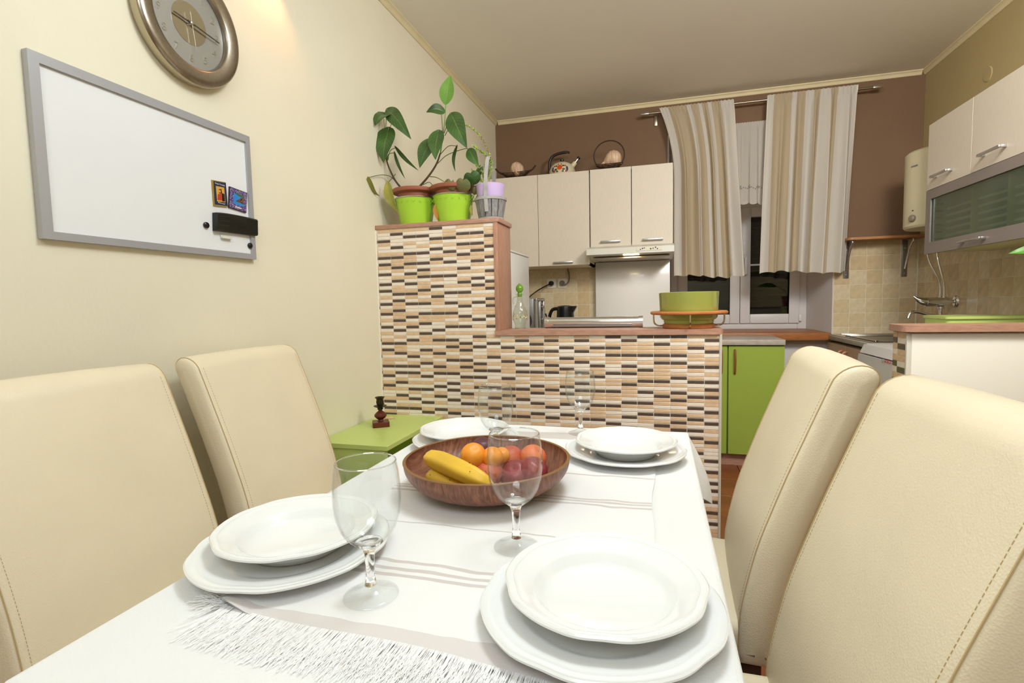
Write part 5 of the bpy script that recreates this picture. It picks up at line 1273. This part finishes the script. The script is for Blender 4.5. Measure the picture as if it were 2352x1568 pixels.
obj('lilac_pot', B().lathe([(0, .015), (.046, .015), (.0655, .150), (.067, .158), (.0645, .160), (.061, .150), (0, .146)], 48, (b3x, y3, ZS)), mat('lilac_plastic', 'CDB4E0', .35), p3)
obj('soil', B().lathe([(0, .150), (.0615, .148)], 24, (b3x, y3, ZS)), m_soil, p3)
rq = random.Random(21); tw = {}
sprigs = [([(1200, 1060), (1235, 900), (1205, 790), (1165, 700), (1110, 620), (1030, 562), (940, 515)], y3), ([(1180, 1060), (1215, 900), (1190, 820), (1130, 770), (1070, 732)], y3+.02), ([(1175, 1060), (1150, 960), (1090, 890)], y3-.02), ([(1165, 1060), (1120, 1000), (1060, 930)], y3-.03), ([(1190, 1050), (1170, 930), (1175, 880)], y3-.01)]
lv = B(); dry = B()
for k, (ps, yd) in enumerate(sprigs):
    b = B(); petiole(b, ps, yd, .0020, .0009); obj('trailing_stem', b, m_stem if k else m_leafy, p3)
    P = spline([pt(x, y, yd) for x, y in ps], 10); n_ = len(P)
    for i in range(3, n_):
        for r_ in range(3 if k < 2 else 4):
            t = i/n_; dr = (.35 < t < .62 and k == 0) or (k > 1 and rq.random() < .4)
            tgt = dry if dr else lv
            d = Vector((rq.gauss(0, 1), rq.gauss(0, 1), rq.gauss(0, 1)+.2)).normalized(); L = rq.uniform(.006, .014)*(1 if not dr else .7)
            a = P[i]; s = d.orthogonal().normalized()*L*.22
            tgt.add([a, a+d*L*.5+s, a+d*L, a+d*L*.5-s, a+d*L*.5+s.cross(d)*.25], [(0, 1, 4), (1, 2, 4), (2, 3, 4), (3, 0, 4)])
o_ = obj('small_leaves', lv, mat('yellow_green_sprig', '9DBB3E', .5, var=.2, vs=30), p3); o_['kind'] = 'stuff'
o_ = obj('dry_leaves', dry, mat('dry_brown_sprig', '7A5234', .8), p3); o_['kind'] = 'stuff'

# ---- plant on the right bar: only one leaf tip reaches the picture
rp_ = thing('potted_plant', 'green leaf tip of a potted plant at the right edge', 'potted plant', (1.52, 2.255, 1.012))
c = (1.52, 2.255, 1.012)
obj('pot', B().lathe([(0, .0), (.05, .0), (.068, .11), (.071, .112), (.071, .122), (.066, .122), (.062, .108), (0, .106)], 40, c), m_terr, rp_)
obj('soil', B().lathe([(0, .112), (.0625, .109)], 24, c), m_soil, rp_)
def wleaf(a, tp, W, m):
    a, tp = Vector(a), Vector(tp); d = tp-a; L = d.length; d.normalize(); nrm = Vector((0, -.75, .65)); nrm = (nrm-d*nrm.dot(d)).normalized(); s = d.cross(nrm)
    b = B().grid(lambda u, v: tuple(a+d*(v*L)+s*((u-.5)*2*W*max(.02, math.sin(math.pi*v**.8)**.9))+nrm*(.12*L*math.sin(math.pi*v)+.15*abs(u-.5)*W)), 8, 14)
    obj('leaf', b, m, rp_, angle=80)
tipw = WY(2315, 583, 2.24)
m_leafg = leaf_mat('mid_green_leaf', '3E7420', '52882C', vein='7EA850')
wleaf((1.40, 2.25, 1.253), tuple(tipw), .034, m_leafg)
b = B().tube(spline([(1.52, 2.255, 1.12), (1.485, 2.255, 1.20), (1.40, 2.25, 1.253)], 6), .003, 8); obj('petiole', b, m_stem, rp_)
for k, tp in enumerate(((1.62, 2.38, 1.34), (1.60, 2.25, 1.30), (1.54, 2.44, 1.32))):
    b = B().tube(spline([(1.52, 2.255, 1.12), (1.52+(tp[0]-1.52)*.4, 2.255+(tp[1]-2.255)*.4, 1.20), ((1.52+tp[0])/2, (2.255+tp[1])/2, 1.27)], 6), .003, 8); obj('petiole', b, m_stem, rp_)
    wleaf(((1.52+tp[0])/2, (2.255+tp[1])/2, 1.27), tp, .034, m_leafg)

# ---- small warm wall lamp above the clock, outside the picture
wl = thing('wall_lamp', 'small warm wall spotlight above the clock', 'lamp', (XL, 1.56, 2.36))
obj('wall_plate', B().lathe([(0, 0), (.045, 0), (.045, .012), (.04, .016), (0, .016)], 28, (XL, 1.56, 2.40), MK), m_alu, wl)
obj('lamp_arm', B().tube([(XL+.014, 1.56, 2.40), (XL+.07, 1.56, 2.40), (XL+.085, 1.56, 2.385)], .007, 10), m_alu, wl)
obj('lamp_shade', B().lathe([(.012, .09), (.02, .085), (.038, 0), (.036, 0), (.018, .08), (0, .084)], 28, (XL+.085, 1.56, 2.30)), m_alu, wl)
obj('bulb', B().lathe([(0, .0), (.014, .006), (.016, .02), (.010, .04), (.008, .06)], 20, (XL+.085, 1.56, 2.315)), mat('warm_bulb', 'FFB060', .4, emit='FF9A48', es=6), wl)
wsp = bpy.data.lights.new('wall_lamp_light', 'SPOT'); wsp.energy = 2.4; wsp.color = (1, .42, .18); wsp.spot_size = R_(95); wsp.spot_blend = .8; wsp.shadow_soft_size = .015
wso = bpy.data.objects.new('wall_lamp_light', wsp); COL.objects.link(wso); wso.location = (XL+.085, 1.56, 2.295); wso.rotation_euler = (0, R_(24), 0)
